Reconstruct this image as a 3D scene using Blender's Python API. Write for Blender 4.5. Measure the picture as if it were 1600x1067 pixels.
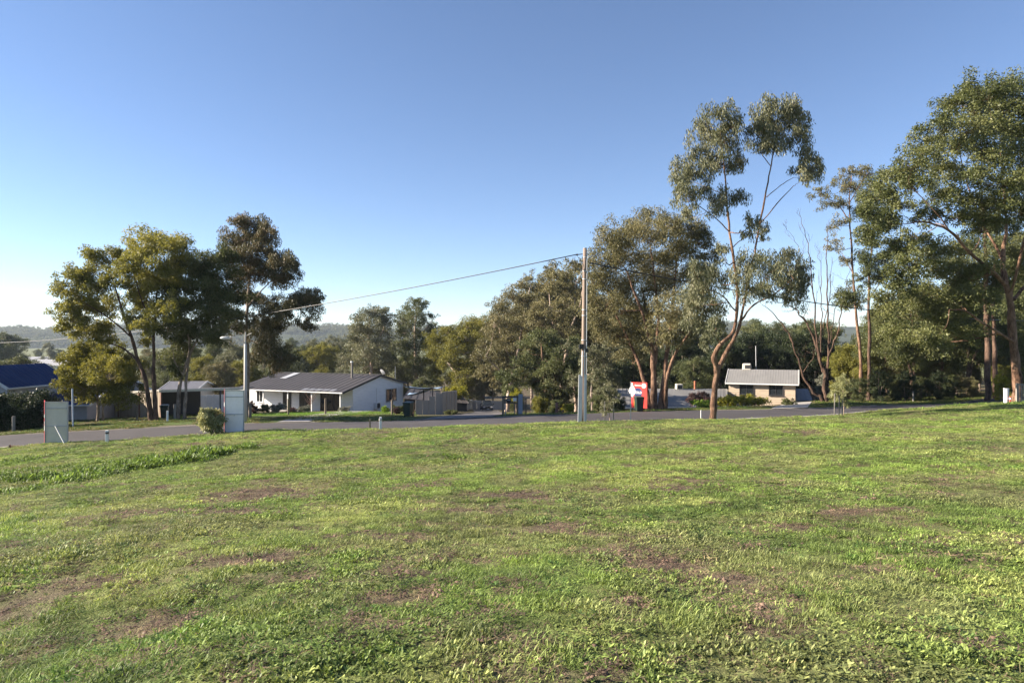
import bpy, math, random
import numpy as np
from mathutils import Vector, Matrix

for o in list(bpy.data.objects):
    bpy.data.objects.remove(o, do_unlink=True)
random.seed(4)
scene = bpy.context.scene
COL = scene.collection

# ------------------------------------------------------------------ camera
EYE = 1.6
FPX = 1067.0                      # 24 mm lens on 36 mm film, in photo pixels
cam_d = bpy.data.cameras.new('camera')
cam_d.lens = 24.0
cam_d.sensor_width = 36.0
cam_d.clip_end = 20000
cam_d.clip_start = 0.05
cam = bpy.data.objects.new('camera', cam_d)
COL.objects.link(cam)
cam.location = (0, 0, EYE)
cam.rotation_euler = (math.radians(90), 0, 0)
scene.camera = cam

# ------------------------------------------------------------------ sky, sun, exposure
SUN_EL = math.radians(24)
SUN_AZ = math.radians(-89)        # from +Y, clockwise: sun stands on the left
world = bpy.data.worlds.new('World')
scene.world = world
world.use_nodes = True
wn = world.node_tree
wn.nodes.clear()
w_out = wn.nodes.new('ShaderNodeOutputWorld')
w_bg = wn.nodes.new('ShaderNodeBackground')
w_sky = wn.nodes.new('ShaderNodeTexSky')
w_sky.sky_type = 'NISHITA'
w_sky.sun_disc = False
w_sky.sun_elevation = SUN_EL
w_sky.sun_rotation = SUN_AZ
w_sky.altitude = 1800
w_sky.air_density = 1.0
w_sky.dust_density = 0.0
w_sky.ozone_density = 3.0
w_bg.inputs['Strength'].default_value = 0.055
w_tint = wn.nodes.new('ShaderNodeMix'); w_tint.data_type = 'RGBA'; w_tint.blend_type = 'MULTIPLY'   # camera white balance, even over the whole sky
w_tint.inputs[0].default_value = 1.0
w_tint.inputs[7].default_value = (1.05, 0.99, 1.01, 1.0)
wn.links.new(w_sky.outputs[0], w_tint.inputs[6])
wn.links.new(w_tint.outputs[2], w_bg.inputs['Color'])
wn.links.new(w_bg.outputs[0], w_out.inputs['Surface'])

sun_d = bpy.data.lights.new('sun', 'SUN')
sun_d.energy = 5.0
sun_d.angle = math.radians(0.5)
sun_d.color = (1.0, 0.88, 0.72)
sun = bpy.data.objects.new('sun', sun_d)
COL.objects.link(sun)
sdir = Vector((math.sin(SUN_AZ) * math.cos(SUN_EL), math.cos(SUN_AZ) * math.cos(SUN_EL), math.sin(SUN_EL)))
sun.rotation_euler = sdir.to_track_quat('Z', 'Y').to_euler()
sun.location = (-40, 0, 40)

vs = scene.view_settings
vs.view_transform = 'Standard'
vs.look = 'None'
vs.gamma = 1.0
vs.use_curve_mapping = False
vs.exposure = 1.85
scene.cycles.use_denoising = True
scene.cycles.max_bounces = 5
scene.cycles.diffuse_bounces = 2
scene.cycles.transmission_bounces = 4
scene.cycles.transparent_max_bounces = 6
scene.cycles.volume_bounces = 0
scene.cycles.caustics_reflective = False
scene.cycles.caustics_refractive = False

# ------------------------------------------------------------------ helpers: places
def P(px, py, Y):
    """photo pixel + distance -> point in the place (used to survey where things stand)"""
    return Vector(((px - 800) / FPX * Y, Y, EYE - (py - 533) / FPX * Y))

def hash2(ix, iy, s):
    h = (ix.astype(np.int64) * 374761393 + iy.astype(np.int64) * 668265263 + s * 974634777) & 0xffffffff
    h = ((h ^ (h >> 13)) * 1274126177) & 0xffffffff
    h = h ^ (h >> 16)
    return (h & 0xffff) / 65535.0

def vnoise(x, y, s=0):
    x = np.asarray(x, float); y = np.asarray(y, float)
    ix = np.floor(x); iy = np.floor(y)
    fx = x - ix; fy = y - iy
    fx = fx * fx * (3 - 2 * fx); fy = fy * fy * (3 - 2 * fy)
    a = hash2(ix, iy, s); b = hash2(ix + 1, iy, s); c = hash2(ix, iy + 1, s); d = hash2(ix + 1, iy + 1, s)
    return (a * (1 - fx) + b * fx) * (1 - fy) + (c * (1 - fx) + d * fx) * fy

def fbm(x, y, s=0, n=4):
    t = 0.0; a = 0.5; tot = 0.0
    x = np.asarray(x, float); y = np.asarray(y, float)
    for k in range(n):
        t = t + a * vnoise(x * 2 ** k + 17.3 * k, y * 2 ** k - 9.1 * k, s + k); tot += a; a *= 0.5
    return t / tot

def sstep(a, b, x):
    t = np.clip((np.asarray(x, float) - a) / (b - a), 0, 1)
    return t * t * (3 - 2 * t)

# ground survey: (photo x, photo y, distance)
SURV = [(-300, 1250, 3.0), (200, 1067, 3.2), (800, 1067, 3.2), (1400, 1064, 3.2), (800, 845, 7.0), (200, 858, 7.0), (1400, 838, 7.0),
        (800, 740, 14), (100, 770, 14), (1500, 722, 14), (800, 692, 22), (60, 728, 22), (1560, 668, 22),
        (0, 703, 30), (-200, 716, 30), (88, 694, 31), (168, 691, 30.8), (365, 675.5, 31.5), (594, 671, 32), (800, 663, 32.8), (911, 659.5, 32), (1115, 655.5, 34.5),
        (0, 700, 31.6), (88, 694.5, 32.2), (168, 690.5, 32.4), (365, 677, 33), (594, 672, 33.8), (800, 664.5, 34.6), (911, 661, 35), (1000, 659.5, 35.4), (1115, 657, 36.3), (1180, 654, 37.3), (1300, 648.5, 39.6), (1420, 639.5, 42.5), (1500, 633.5, 45), (1650, 623, 49),
        (1300, 652, 36), (1440, 639, 39), (1580, 631, 39), (1750, 622, 39),
        (0, 682, 37), (-200, 694, 37), (300, 665.5, 40), (400, 661, 41.5), (640, 657.5, 43), (840, 648, 45), (1000, 642.8, 46),
        (1180, 640, 48), (1310, 636, 49), (1420, 632, 51), (1500, 629, 53), (1650, 620, 54),
        (21, 675, 40), (88, 664, 46), (156, 656, 51), (237, 657, 46), (290, 655, 47), (215, 653, 55), (388, 651, 50), (450, 647, 57),
        (560, 641.5, 71), (410, 641, 76), (628, 641.5, 78), (612, 646, 58), (690, 647, 58), (725, 647, 57), (805, 648, 49),
        (775, 645.5, 60), (762, 644, 78), (762, 640.5, 105), (740, 638.5, 118), (860, 647, 50), (920, 652, 60), (1000, 664, 60), (1060, 660, 62), (1020, 641.5, 52),
        (1110, 637, 53), (1190, 635, 62), (1285, 627, 58), (1340, 624, 62), (1440, 622, 62), (1540, 623, 54), (1700, 612, 60),
        (1000, 640, 110), (1300, 600, 120), (1650, 590, 120), (500, 625, 110), (200, 622, 100), (-100, 635, 90), (-300, 640, 60), (1900, 590, 100),
        (400, 610, 160), (800, 622, 160), (1200, 600, 160), (0, 612, 160), (1600, 580, 160)]
GP = np.array([tuple(P(*s)) for s in SURV] + [(0, 0, 0), (-8, 0, -.05), (8, 0, .05), (-10, -12, .3), (10, -12, .4), (0, -12, .35), (-40, 0, -1.2), (40, 0, .9), (-40, -14, -.6), (40, -14, 1.2), (-70, 30, -4.6), (75, 30, .6)])
def _tps_k(r2):
    return 0.5 * r2 * np.log(r2 + 1e-9)
_s = 0.02
_xy = GP[:, :2] * _s
_n = len(GP)
_K = _tps_k(((_xy[:, None] - _xy[None]) ** 2).sum(-1)) + np.eye(_n) * 4e-5
_Pm = np.hstack([np.ones((_n, 1)), _xy])
_A = np.block([[_K, _Pm], [_Pm.T, np.zeros((3, 3))]])
_W = np.linalg.solve(_A, np.concatenate([GP[:, 2], np.zeros(3)]))
def far_z(x, y):
    return -9.5 - 4.0 * sstep(150, 500, y) + 0.004 * np.maximum(np.asarray(x, float), 0) - 0.0 * y
def G(x, y):
    """height of the ground"""
    x = np.asarray(x, float); y = np.asarray(y, float)
    shp = np.broadcast(x, y).shape
    X = np.broadcast_to(x, shp).ravel(); Yv = np.broadcast_to(y, shp).ravel()
    q = np.stack([np.clip(X, -110, 130), np.clip(Yv, -14, 165)], 1) * _s
    out = np.empty(len(q))
    for i in range(0, len(q), 20000):
        c = q[i:i + 20000]
        out[i:i + 20000] = _tps_k(((c[:, None] - _xy[None]) ** 2).sum(-1)) @ _W[:_n] + _W[_n] + c @ _W[_n + 1:]
    r = np.maximum(np.abs(X - 10) - 80, Yv - 125)
    w = sstep(0, 60, r)
    out = out * (1 - w) + far_z(X, Yv) * w
    return out.reshape(shp)
def g1(x, y):
    return float(G(np.array([x]), np.array([y]))[0])
def at(px, Y):
    """point on the ground, seen in the photo column px at distance Y"""
    x = (px - 800) / FPX * Y
    return Vector((x, Y, g1(x, Y)))
def hit(px, py):
    a, b = 2.0, 60.0
    for _ in range(40):
        m = (a + b) / 2
        p = P(px, py, m)
        if p.z > g1(p.x, p.y): a = m
        else: b = m
    return P(px, py, a)

# ------------------------------------------------------------------ helpers: objects
def link(o, parent=None):
    COL.objects.link(o)
    if parent is not None: o.parent = parent
    return o
def tag(o, label=None, cat=None, group=None, kind=None):
    if label: o['label'] = label
    if cat: o['category'] = cat
    if group: o['group'] = group
    if kind: o['kind'] = kind
    return o
def empty(name, loc, label=None, cat=None, group=None, rz=0.0):
    o = bpy.data.objects.new(name, None)
    o.empty_display_size = 0.2
    o.location = loc; o.rotation_euler = (0, 0, rz)
    link(o)
    return tag(o, label, cat, group)

class MB:
    """collects shapes for ONE mesh object"""
    def __init__(s):
        s.v = []; s.f = []; s.n = 0; s.mi = []
    def add(s, verts, faces, mi=0):
        v = np.asarray(verts, float).reshape(-1, 3)
        s.v.append(v)
        s.f += [tuple(int(i) + s.n for i in f) for f in faces]
        s.mi += [mi] * len(faces)
        s.n += len(v)
        return s
    def box(s, c, size, rz=0.0, mi=0, taper=1.0, M=None):
        hx, hy, hz = (q / 2 for q in size)
        vs_ = []
        for z, k in ((-hz, 1.0), (hz, taper)):
            for x, y in ((-hx, -hy), (hx, -hy), (hx, hy), (-hx, hy)):
                vs_.append(Vector((x * k, y * k, z)))
        R = M if M is not None else Matrix.Rotation(rz, 3, 'Z')
        vs_ = [tuple(R @ q + Vector(c)) for q in vs_]
        return s.add(vs_, [(0, 3, 2, 1), (4, 5, 6, 7), (0, 1, 5, 4), (1, 2, 6, 5), (2, 3, 7, 6), (3, 0, 4, 7)], mi)
    def beam(s, a, b, w, h=None, mi=0, up=(0, 0, 1)):
        """square bar from a to b"""
        a = Vector(a); b = Vector(b); h = h or w
        d = (b - a); L = d.length; d.normalize()
        u = Vector(up)
        if abs(d.dot(u)) > .98: u = Vector((0, 1, 0)) if abs(d.y) < .9 else Vector((1, 0, 0))
        x = u.cross(d).normalized(); y = d.cross(x)
        M = Matrix((x, y, d)).transposed()
        return s.box((a + b) / 2, (w, h, L), M=M, mi=mi)
    def tube(s, pts, rad, sides=8, cap=True, mi=0):
        v, f = tube_geo(pts, rad, sides, cap)
        return s.add(v, f, mi)
    def quad(s, a, b, c, d, mi=0):
        return s.add([tuple(a), tuple(b), tuple(c), tuple(d)], [(0, 1, 2, 3)], mi)
    def slab(s, poly, n, t, mi=0):
        """polygon thickened by t along -n"""
        n = Vector(n).normalized() * t
        top = [Vector(p) for p in poly]; k = len(top)
        vv = [tuple(p) for p in top] + [tuple(p - n) for p in top]
        ff = [tuple(range(k)), tuple(range(2 * k - 1, k - 1, -1))] + [(i, i + k, (i + 1) % k + k, (i + 1) % k) for i in range(k)]
        return s.add(vv, ff, mi)
    def build(s, name, mat, parent=None, smooth=False, origin=None, bevel=0.0):
        me = bpy.data.meshes.new(name)
        v = np.vstack(s.v)
        if origin is not None: v = v - np.array(origin)
        me.from_pydata([tuple(q) for q in v], [], s.f)
        mats = mat if isinstance(mat, (list, tuple)) else [mat]
        for m in mats: me.materials.append(m)
        if len(mats) > 1: me.polygons.foreach_set('material_index', s.mi)
        if smooth: me.polygons.foreach_set('use_smooth', [True] * len(me.polygons))
        me.update()
        o = bpy.data.objects.new(name, me)
        link(o, parent)
        if bevel > 0:
            b = o.modifiers.new('bevel', 'BEVEL'); b.width = bevel; b.segments = 2; b.limit_method = 'ANGLE'
        return o

def tube_geo(pts, rad, sides=8, cap=True):
    pts = np.asarray([tuple(p) for p in pts], float)
    n = len(pts)
    rad = np.broadcast_to(np.asarray(rad, float), (n,))
    t = np.gradient(pts, axis=0)
    t /= np.linalg.norm(t, axis=1)[:, None] + 1e-9
    ref = np.array([0.0, 1.0, 0.0]) if abs(t[0][1]) < .9 else np.array([1.0, 0, 0])
    u = np.cross(t, ref); u /= np.linalg.norm(u, axis=1)[:, None] + 1e-9
    w = np.cross(t, u)
    ang = np.linspace(0, 2 * np.pi, sides, endpoint=False)
    v = pts[:, None] + rad[:, None, None] * (np.cos(ang)[None, :, None] * u[:, None] + np.sin(ang)[None, :, None] * w[:, None])
    f = []
    for i in range(n - 1):
        for k in range(sides):
            a = i * sides + k; b = i * sides + (k + 1) % sides
            f.append((a, b, b + sides, a + sides))
    if cap:
        f.append(tuple(range(sides - 1, -1, -1)))
        f.append(tuple(range((n - 1) * sides, n * sides)))
    return v.reshape(-1, 3), f

def fast_mesh(name, verts, quads, attrs=None):
    me = bpy.data.meshes.new(name)
    verts = np.ascontiguousarray(verts, dtype=np.float32); quads = np.ascontiguousarray(quads, dtype=np.int32)
    me.vertices.add(len(verts)); me.vertices.foreach_set('co', verts.ravel())
    k = quads.shape[1]
    me.loops.add(quads.size); me.loops.foreach_set('vertex_index', quads.ravel())
    me.polygons.add(len(quads))
    me.polygons.foreach_set('loop_start', np.arange(0, quads.size, k, dtype=np.int32))
    me.update(calc_edges=True)
    for an, (typ, arr) in (attrs or {}).items():
        at_ = me.attributes.new(an, typ, 'POINT')
        at_.data.foreach_set('color' if typ == 'FLOAT_COLOR' else ('vector' if typ == 'FLOAT_VECTOR' else 'value'), np.ascontiguousarray(arr, dtype=np.int32 if typ == 'INT' else np.float32).ravel())
    return me

# ------------------------------------------------------------------ helpers: materials
def new_mat(name):
    m = bpy.data.materials.new(name); m.use_nodes = True
    nt = m.node_tree; nt.nodes.clear()
    out = nt.nodes.new('ShaderNodeOutputMaterial')
    return m, nt, out
def rgba(c): return (c[0], c[1], c[2], 1.0)
def N(nt, typ, **kw):
    n = nt.nodes.new(typ)
    for k, v in kw.items():
        if k in n.inputs: n.inputs[k].default_value = v
        else: setattr(n, k, v)
    return n
def ramp(nt, fac, stops):
    r = nt.nodes.new('ShaderNodeValToRGB')
    e = r.color_ramp.elements
    while len(e) < len(stops): e.new(0.5)
    for i, (p, c) in enumerate(stops):
        e[i].position = p; e[i].color = rgba(c)
    nt.links.new(fac, r.inputs['Fac'])
    return r.outputs['Color']
_mats = {}
def paint(name, col, rough=0.6, var=0.18, scale=3.0, metal=0.0, bump=0.0, bscale=40.0, streak=None, spec=0.5):
    """plain surface with patchy wear; streak=(x,y,z) scale for grain direction"""
    if name in _mats: return _mats[name]
    m, nt, out = new_mat(name)
    b = N(nt, 'ShaderNodeBsdfPrincipled', Roughness=rough, Metallic=metal)
    b.inputs['Specular IOR Level'].default_value = spec
    tc = N(nt, 'ShaderNodeTexCoord'); mp = N(nt, 'ShaderNodeMapping')
    mp.inputs['Scale'].default_value = streak or (1, 1, 1)
    nt.links.new(tc.outputs['Object'], mp.inputs['Vector'])
    nz = N(nt, 'ShaderNodeTexNoise', Scale=scale, Detail=5.0, Roughness=0.65)
    nt.links.new(mp.outputs[0], nz.inputs['Vector'])
    lo = tuple(c * (1 - var) for c in col); hi = tuple(min(1, c * (1 + var)) for c in col)
    nt.links.new(ramp(nt, nz.outputs['Fac'], [(0.3, lo), (0.7, hi)]), b.inputs['Base Color'])
    if bump:
        n2 = N(nt, 'ShaderNodeTexNoise', Scale=bscale, Detail=3.0)
        nt.links.new(mp.outputs[0], n2.inputs['Vector'])
        bp = N(nt, 'ShaderNodeBump', Strength=bump, Distance=0.02)
        nt.links.new(n2.outputs['Fac'], bp.inputs['Height']); nt.links.new(bp.outputs[0], b.inputs['Normal'])
    nt.links.new(b.outputs[0], out.inputs['Surface'])
    _mats[name] = m
    return m
def glass(name='window_glass', col=(0.02, 0.024, 0.028)):
    if name in _mats: return _mats[name]
    m, nt, out = new_mat(name)
    b = N(nt, 'ShaderNodeBsdfPrincipled', Roughness=0.05)
    b.inputs['Base Color'].default_value = rgba(col)
    nz = N(nt, 'ShaderNodeTexNoise', Scale=2.5, Detail=1.0); bp = N(nt, 'ShaderNodeBump', Strength=0.06, Distance=0.05)
    nt.links.new(nz.outputs['Fac'], bp.inputs['Height']); nt.links.new(bp.outputs[0], b.inputs['Normal'])
    nt.links.new(b.outputs[0], out.inputs['Surface'])
    _mats[name] = m
    return m
def leaf_mat(name, dark, mid, light, trans=0.3, spec=0.35, rough=0.5):
    m, nt, out = new_mat(name)
    a = N(nt, 'ShaderNodeAttribute', attribute_name='tint')
    col = ramp(nt, a.outputs['Fac'], [(0.0, dark), (0.45, mid), (0.85, light), (1.0, tuple(c * 1.15 for c in light))])
    b = N(nt, 'ShaderNodeBsdfPrincipled', Roughness=rough)
    b.inputs['Specular IOR Level'].default_value = spec
    t = N(nt, 'ShaderNodeBsdfTranslucent')
    g = N(nt, 'ShaderNodeHueSaturation', Hue=0.49, Saturation=1.15, Value=1.25)
    nt.links.new(col, g.inputs['Color']); nt.links.new(g.outputs[0], t.inputs['Color'])
    nt.links.new(col, b.inputs['Base Color'])
    mx = N(nt, 'ShaderNodeMixShader', Fac=trans)
    nt.links.new(b.outputs[0], mx.inputs[1]); nt.links.new(t.outputs[0], mx.inputs[2])
    nt.links.new(mx.outputs[0], out.inputs['Surface'])
    return m
def bark_mat(name, a, b_, c, sc=9.0):
    m, nt, out = new_mat(name)
    b = N(nt, 'ShaderNodeBsdfPrincipled', Roughness=0.85)
    b.inputs['Specular IOR Level'].default_value = 0.2
    tc = N(nt, 'ShaderNodeTexCoord'); mp = N(nt, 'ShaderNodeMapping')
    mp.inputs['Scale'].default_value = (1, 1, 0.3)
    nt.links.new(tc.outputs['Object'], mp.inputs['Vector'])
    nz = N(nt, 'ShaderNodeTexNoise', Scale=sc, Detail=6.0, Roughness=0.7, Distortion=0.6)
    n2 = N(nt, 'ShaderNodeTexNoise', Scale=0.9, Detail=2.0)
    nt.links.new(mp.outputs[0], nz.inputs['Vector']); nt.links.new(tc.outputs['Object'], n2.inputs['Vector'])
    mt = N(nt, 'ShaderNodeMath', operation='MULTIPLY_ADD'); mt.inputs[1].default_value = 0.6
    m3 = N(nt, 'ShaderNodeMath', operation='MULTIPLY'); m3.inputs[1].default_value = 0.45
    nt.links.new(n2.outputs['Fac'], m3.inputs[0]); nt.links.new(nz.outputs['Fac'], mt.inputs[0]); nt.links.new(m3.outputs[0], mt.inputs[2])
    nt.links.new(ramp(nt, mt.outputs[0], [(0.40, a), (0.50, b_), (0.62, c)]), b.inputs['Base Color'])
    bp = N(nt, 'ShaderNodeBump', Strength=1.0, Distance=0.12)
    nt.links.new(nz.outputs['Fac'], bp.inputs['Height']); nt.links.new(bp.outputs[0], b.inputs['Normal'])
    nt.links.new(b.outputs[0], out.inputs['Surface'])
    return m
# ================================================================== THE SETTING
NEAR = np.array([(-900, 29), (-300, 30.3), (0, 31.6), (88, 32.2), (365, 33.0), (600, 33.8), (800, 34.6), (911, 35.0), (1000, 35.4), (1115, 36.3), (1200, 37.6), (1300, 39.6), (1400, 42), (1500, 45), (1600, 48), (1800, 53), (2300, 62)], float)
FAR = np.array([(-900, 35), (-300, 36.3), (0, 37.6), (300, 40.3), (400, 41.5), (640, 43.5), (840, 45), (1000, 46), (1180, 48), (1310, 49.4), (1420, 51), (1500, 53), (1600, 56), (1800, 60), (2300, 69)], float)
def road_edges(x, y):
    r = np.where(np.asarray(y) > 4, np.asarray(x) / np.maximum(y, 4) * FPX + 800, 800)
    return np.interp(r, NEAR[:, 0], NEAR[:, 1]), np.interp(r, FAR[:, 0], FAR[:, 1])
def soil_z(x, y):
    x = np.asarray(x, float); y = np.asarray(y, float)
    n, f = road_edges(x, y)
    z = G(x, y)
    fieldw = 1 - sstep(-0.6, 0.0, y - n)
    rel = (fbm(x * .45, y * .45, 3, 3) - .5) * .16 + (fbm(x * 2.1, y * 2.1, 9, 2) - .5) * .06
    z = z + rel * fieldw * sstep(0, .5, fieldw)
    z = z + 0.05 * sstep(-2.0, -.3, y - n) * (y < n)
    z = z - 0.25 * (sstep(-.02, .12, y - n) * (1 - sstep(-.25, 0, y - f)))
    return z
# worn, dead patches of the paddock, surveyed off the photo (x, y, half width, half depth in m)
DEAD = []
for px, py, wpx, hpx in [(440, 768, 110, 9), (300, 800, 150, 10), (1075, 755, 120, 10), (820, 775, 90, 9), (700, 800, 80, 8), (1020, 872, 95, 26), (1215, 822, 70, 9), (30, 945, 70, 24), (235, 965, 70, 14), (870, 825, 40, 6), (620, 835, 60, 7), (1130, 905, 60, 12), (1390, 850, 130, 10), (1180, 990, 50, 10), (640, 930, 80, 14), (150, 905, 70, 12), (960, 762, 60, 6), (1330, 800, 90, 6), (420, 870, 90, 12), (770, 960, 60, 12)]:
    c = hit(px, py); e = hit(px, py - hpx)
    DEAD.append((c.x, c.y, wpx / FPX * c.y, max(.15, e.y - c.y)))
def dead_mask(x, y):
    d = np.zeros(np.shape(x))
    wob = (fbm(x * 1.1, y * 1.1, 21, 3) - .5) * 1.9 + (fbm(x * 5, y * 5, 22, 3) - .5) * 1.8
    for cx, cy, a, b in DEAD:
        q = ((x - cx) / a) ** 2 + ((y - cy) / b) ** 2
        d = np.maximum(d, sstep(1.15, .45, np.sqrt(q) + wob))
    bg = sstep(.64, .80, fbm(x * .55, y * .8, 31, 4))
    bg2 = sstep(.63, .74, fbm(x * 2.4, y * 2.8, 37, 3)) * .7
    return np.clip(np.maximum(np.maximum(d, bg * .75), bg2), 0, 1)
def grass_cols(x, y):
    """albedo of the sward at a place: mottled lush, olive and straw"""
    lush = fbm(x * .33, y * .42, 41, 4); fine = fbm(x * 1.6, y * 1.6, 43, 3); yel = fbm(x * .8 + 5, y * .9, 47, 3)
    a = np.array([.112, .160, .047]); b = np.array([.202, .284, .068]); c = np.array([.298, .335, .118]); o = np.array([.188, .202, .088])
    t = sstep(.3, .68, .55 * lush + .45 * fine)[..., None]
    col = a * (1 - t) + b * t
    ty = (sstep(.52, .72, yel) * .75)[..., None]
    col = col * (1 - ty) + c * ty
    to = (sstep(.45, .68, fbm(x * .7, y * .6, 53, 3)) * .75)[..., None]
    return (col * (1 - to) + o * to) * 1.12

def axis(segs):
    out = [segs[0][0]]
    for a, b, s in segs:
        n = max(1, int(round((b - a) / s))); out += list(np.linspace(a, b, n + 1)[1:])
    return np.array(out)
gx = axis([(-3500, -1500, 500), (-1500, -300, 120), (-300, -80, 20), (-80, -36, 1.2), (-36, 40, .36), (40, 90, 1.2), (90, 300, 20), (300, 1500, 120), (1500, 3500, 500)])
gy = axis([(-60, -14, 5), (-14, 1, 1.0), (1, 56, .32), (56, 130, 1.4), (130, 300, 10), (300, 1500, 80), (1500, 2700, 400)])
GXX, GYY = np.meshgrid(gx, gy)
gz = soil_z(GXX, GYY)
near_e, far_e = road_edges(GXX, GYY)
on_field = (GYY < near_e)
dm = dead_mask(GXX, GYY)
gc = grass_cols(GXX, GYY) * .60 + np.array([.035, .027, .015])
brown = np.array([.135, .100, .078]) * (0.75 + .5 * fbm(GXX * 3, GYY * 3, 61, 2))[..., None]
gcol = gc * (1 - dm[..., None] * .85) + brown * dm[..., None] * .85
verge = np.array([.085, .115, .035]) * (0.7 + .6 * fbm(GXX * .5, GYY * .5, 71, 3))[..., None]
litter = np.array([.105, .082, .055]) * (0.6 + .8 * fbm(GXX * .4, GYY * .4, 73, 3))[..., None]
vt = np.clip(sstep(4, 11, GYY - far_e) * .8 + sstep(.5, .7, fbm(GXX * .3, GYY * .3, 77, 3)) * .5, 0, 1)[..., None]
gravel = np.array([.20, .175, .15])
beyond = verge * (1 - vt) + litter * vt
sh = (1 - sstep(.2, 1.5, GYY - far_e + (fbm(GXX * .8, GYY * .8, 79, 2) - .5) * 2))[..., None]
beyond = beyond * (1 - sh) + gravel * sh
lawn_c = P(485, 645, 60); lw = np.exp(-(((GXX - lawn_c.x) / 8) ** 2 + ((GYY - 60) / 8) ** 2) ** 2)[..., None]
beyond = beyond * (1 - lw) + np.array([.13, .22, .035]) * lw
gcol = np.where(on_field[..., None], gcol, beyond)
distw = sstep(150, 320, np.hypot(GXX, GYY))[..., None]
paddock = np.array([.13, .14, .06]) * (0.6 + .8 * fbm(GXX * .012, GYY * .012, 83, 4))[..., None]
gcol = gcol * (1 - distw) + paddock * distw
ny, nx = GXX.shape
idx = np.arange(nx * ny).reshape(ny, nx)
quads = np.stack([idx[:-1, :-1], idx[:-1, 1:], idx[1:, 1:], idx[1:, :-1]], -1).reshape(-1, 4)
gverts = np.stack([GXX, GYY, gz], -1).reshape(-1, 3)
me = fast_mesh('ground', gverts, quads, {'gcol': ('FLOAT_COLOR', np.concatenate([gcol, np.ones(gcol.shape[:2] + (1,))], -1).reshape(-1, 4))})
m, nt, out = new_mat('soil_and_turf')
b = N(nt, 'ShaderNodeBsdfPrincipled', Roughness=0.95); b.inputs['Specular IOR Level'].default_value = 0.1
a = N(nt, 'ShaderNodeAttribute', attribute_name='gcol')
geo = N(nt, 'ShaderNodeNewGeometry')
n1 = N(nt, 'ShaderNodeTexNoise', Scale=9.0, Detail=8.0, Roughness=0.75)
n2 = N(nt, 'ShaderNodeTexNoise', Scale=38.0, Detail=4.0, Roughness=0.7)
for q in (n1, n2): nt.links.new(geo.outputs['Position'], q.inputs['Vector'])
v1 = ramp(nt, n1.outputs['Fac'], [(.3, (.45, .45, .45)), (.7, (1.5, 1.5, 1.5))])
mm = N(nt, 'ShaderNodeMix', data_type='RGBA', blend_type='MULTIPLY'); mm.inputs[0].default_value = 1.0
nt.links.new(a.outputs['Color'], mm.inputs[6]); nt.links.new(v1, mm.inputs[7])
nt.links.new(mm.outputs[2], b.inputs['Base Color'])
bp = N(nt, 'ShaderNodeBump', Strength=0.9, Distance=0.05)
nt.links.new(n2.outputs['Fac'], bp.inputs['Height']); nt.links.new(bp.outputs[0], b.inputs['Normal'])
nt.links.new(b.outputs[0], out.inputs['Surface'])
me.materials.append(m)
me.polygons.foreach_set('use_smooth', [True] * len(me.polygons))
ground = link(bpy.data.objects.new('ground', me)); tag(ground, kind='structure')

# ---- road
def asphalt(name, col, lane=True):
    m, nt, out = new_mat(name)
    b = N(nt, 'ShaderNodeBsdfPrincipled', Roughness=0.82); b.inputs['Specular IOR Level'].default_value = 0.3
    geo = N(nt, 'ShaderNodeNewGeometry')
    n1 = N(nt, 'ShaderNodeTexNoise', Scale=0.35, Detail=6.0, Roughness=0.6); n2 = N(nt, 'ShaderNodeTexNoise', Scale=60.0, Detail=3.0)
    n3 = N(nt, 'ShaderNodeTexVoronoi', Scale=0.22, feature='DISTANCE_TO_EDGE')
    for q in (n1, n2, n3): nt.links.new(geo.outputs['Position'], q.inputs['Vector'])
    c1 = ramp(nt, n1.outputs['Fac'], [(.3, tuple(c * .78 for c in col)), (.7, tuple(c * 1.2 for c in col))])
    c2 = ramp(nt, n2.outputs['Fac'], [(.3, (.7,) * 3), (.7, (1.3,) * 3)])
    mx = N(nt, 'ShaderNodeMix', data_type='RGBA', blend_type='MULTIPLY'); mx.inputs[0].default_value = 1.0
    nt.links.new(c1, mx.inputs[6]); nt.links.new(c2, mx.inputs[7])
    c3 = ramp(nt, n3.outputs['Distance'], [(0.0, (.55,) * 3), (.012, (1,) * 3)])
    my = N(nt, 'ShaderNodeMix', data_type='RGBA', blend_type='MULTIPLY'); my.inputs[0].default_value = .7
    nt.links.new(mx.outputs[2], my.inputs[6]); nt.links.new(c3, my.inputs[7])
    nt.links.new(my.outputs[2], b.inputs['Base Color'])
    bp = N(nt, 'ShaderNodeBump', Strength=0.5, Distance=0.01)
    nt.links.new(n2.outputs['Fac'], bp.inputs['Height']); nt.links.new(bp.outputs[0], b.inputs['Normal'])
    nt.links.new(b.outputs[0], out.inputs['Surface'])
    return m
ROAD_M = asphalt('worn_asphalt', (.056, .050, .052))
rp = np.linspace(-800, 2200, 241)
def strip(name, e0, e1, zoff, mat, cross=9, crown=0.0):
    t = np.linspace(0, 1, cross)
    yy = e0[:, None] * (1 - t) + e1[:, None] * t
    xx = (rp[:, None] - 800) / FPX * yy
    zz = G(xx, yy) + zoff + crown * (1 - (2 * t - 1) ** 2)
    me = fast_mesh(name, np.stack([xx, yy, zz], -1).reshape(-1, 3), np.array([(i * cross + k, (i + 1) * cross + k, (i + 1) * cross + k + 1, i * cross + k + 1) for i in range(len(rp) - 1) for k in range(cross - 1)]))
    me.materials.append(mat); me.polygons.foreach_set('use_smooth', [True] * len(me.polygons))
    return tag(link(bpy.data.objects.new(name, me)), kind='structure')
nE = np.interp(rp, NEAR[:, 0], NEAR[:, 1]); fE = np.interp(rp, FAR[:, 0], FAR[:, 1])
fE_w = fE + (fbm(rp * .05, rp * 0, 5, 3) - .5) * .35
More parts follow.
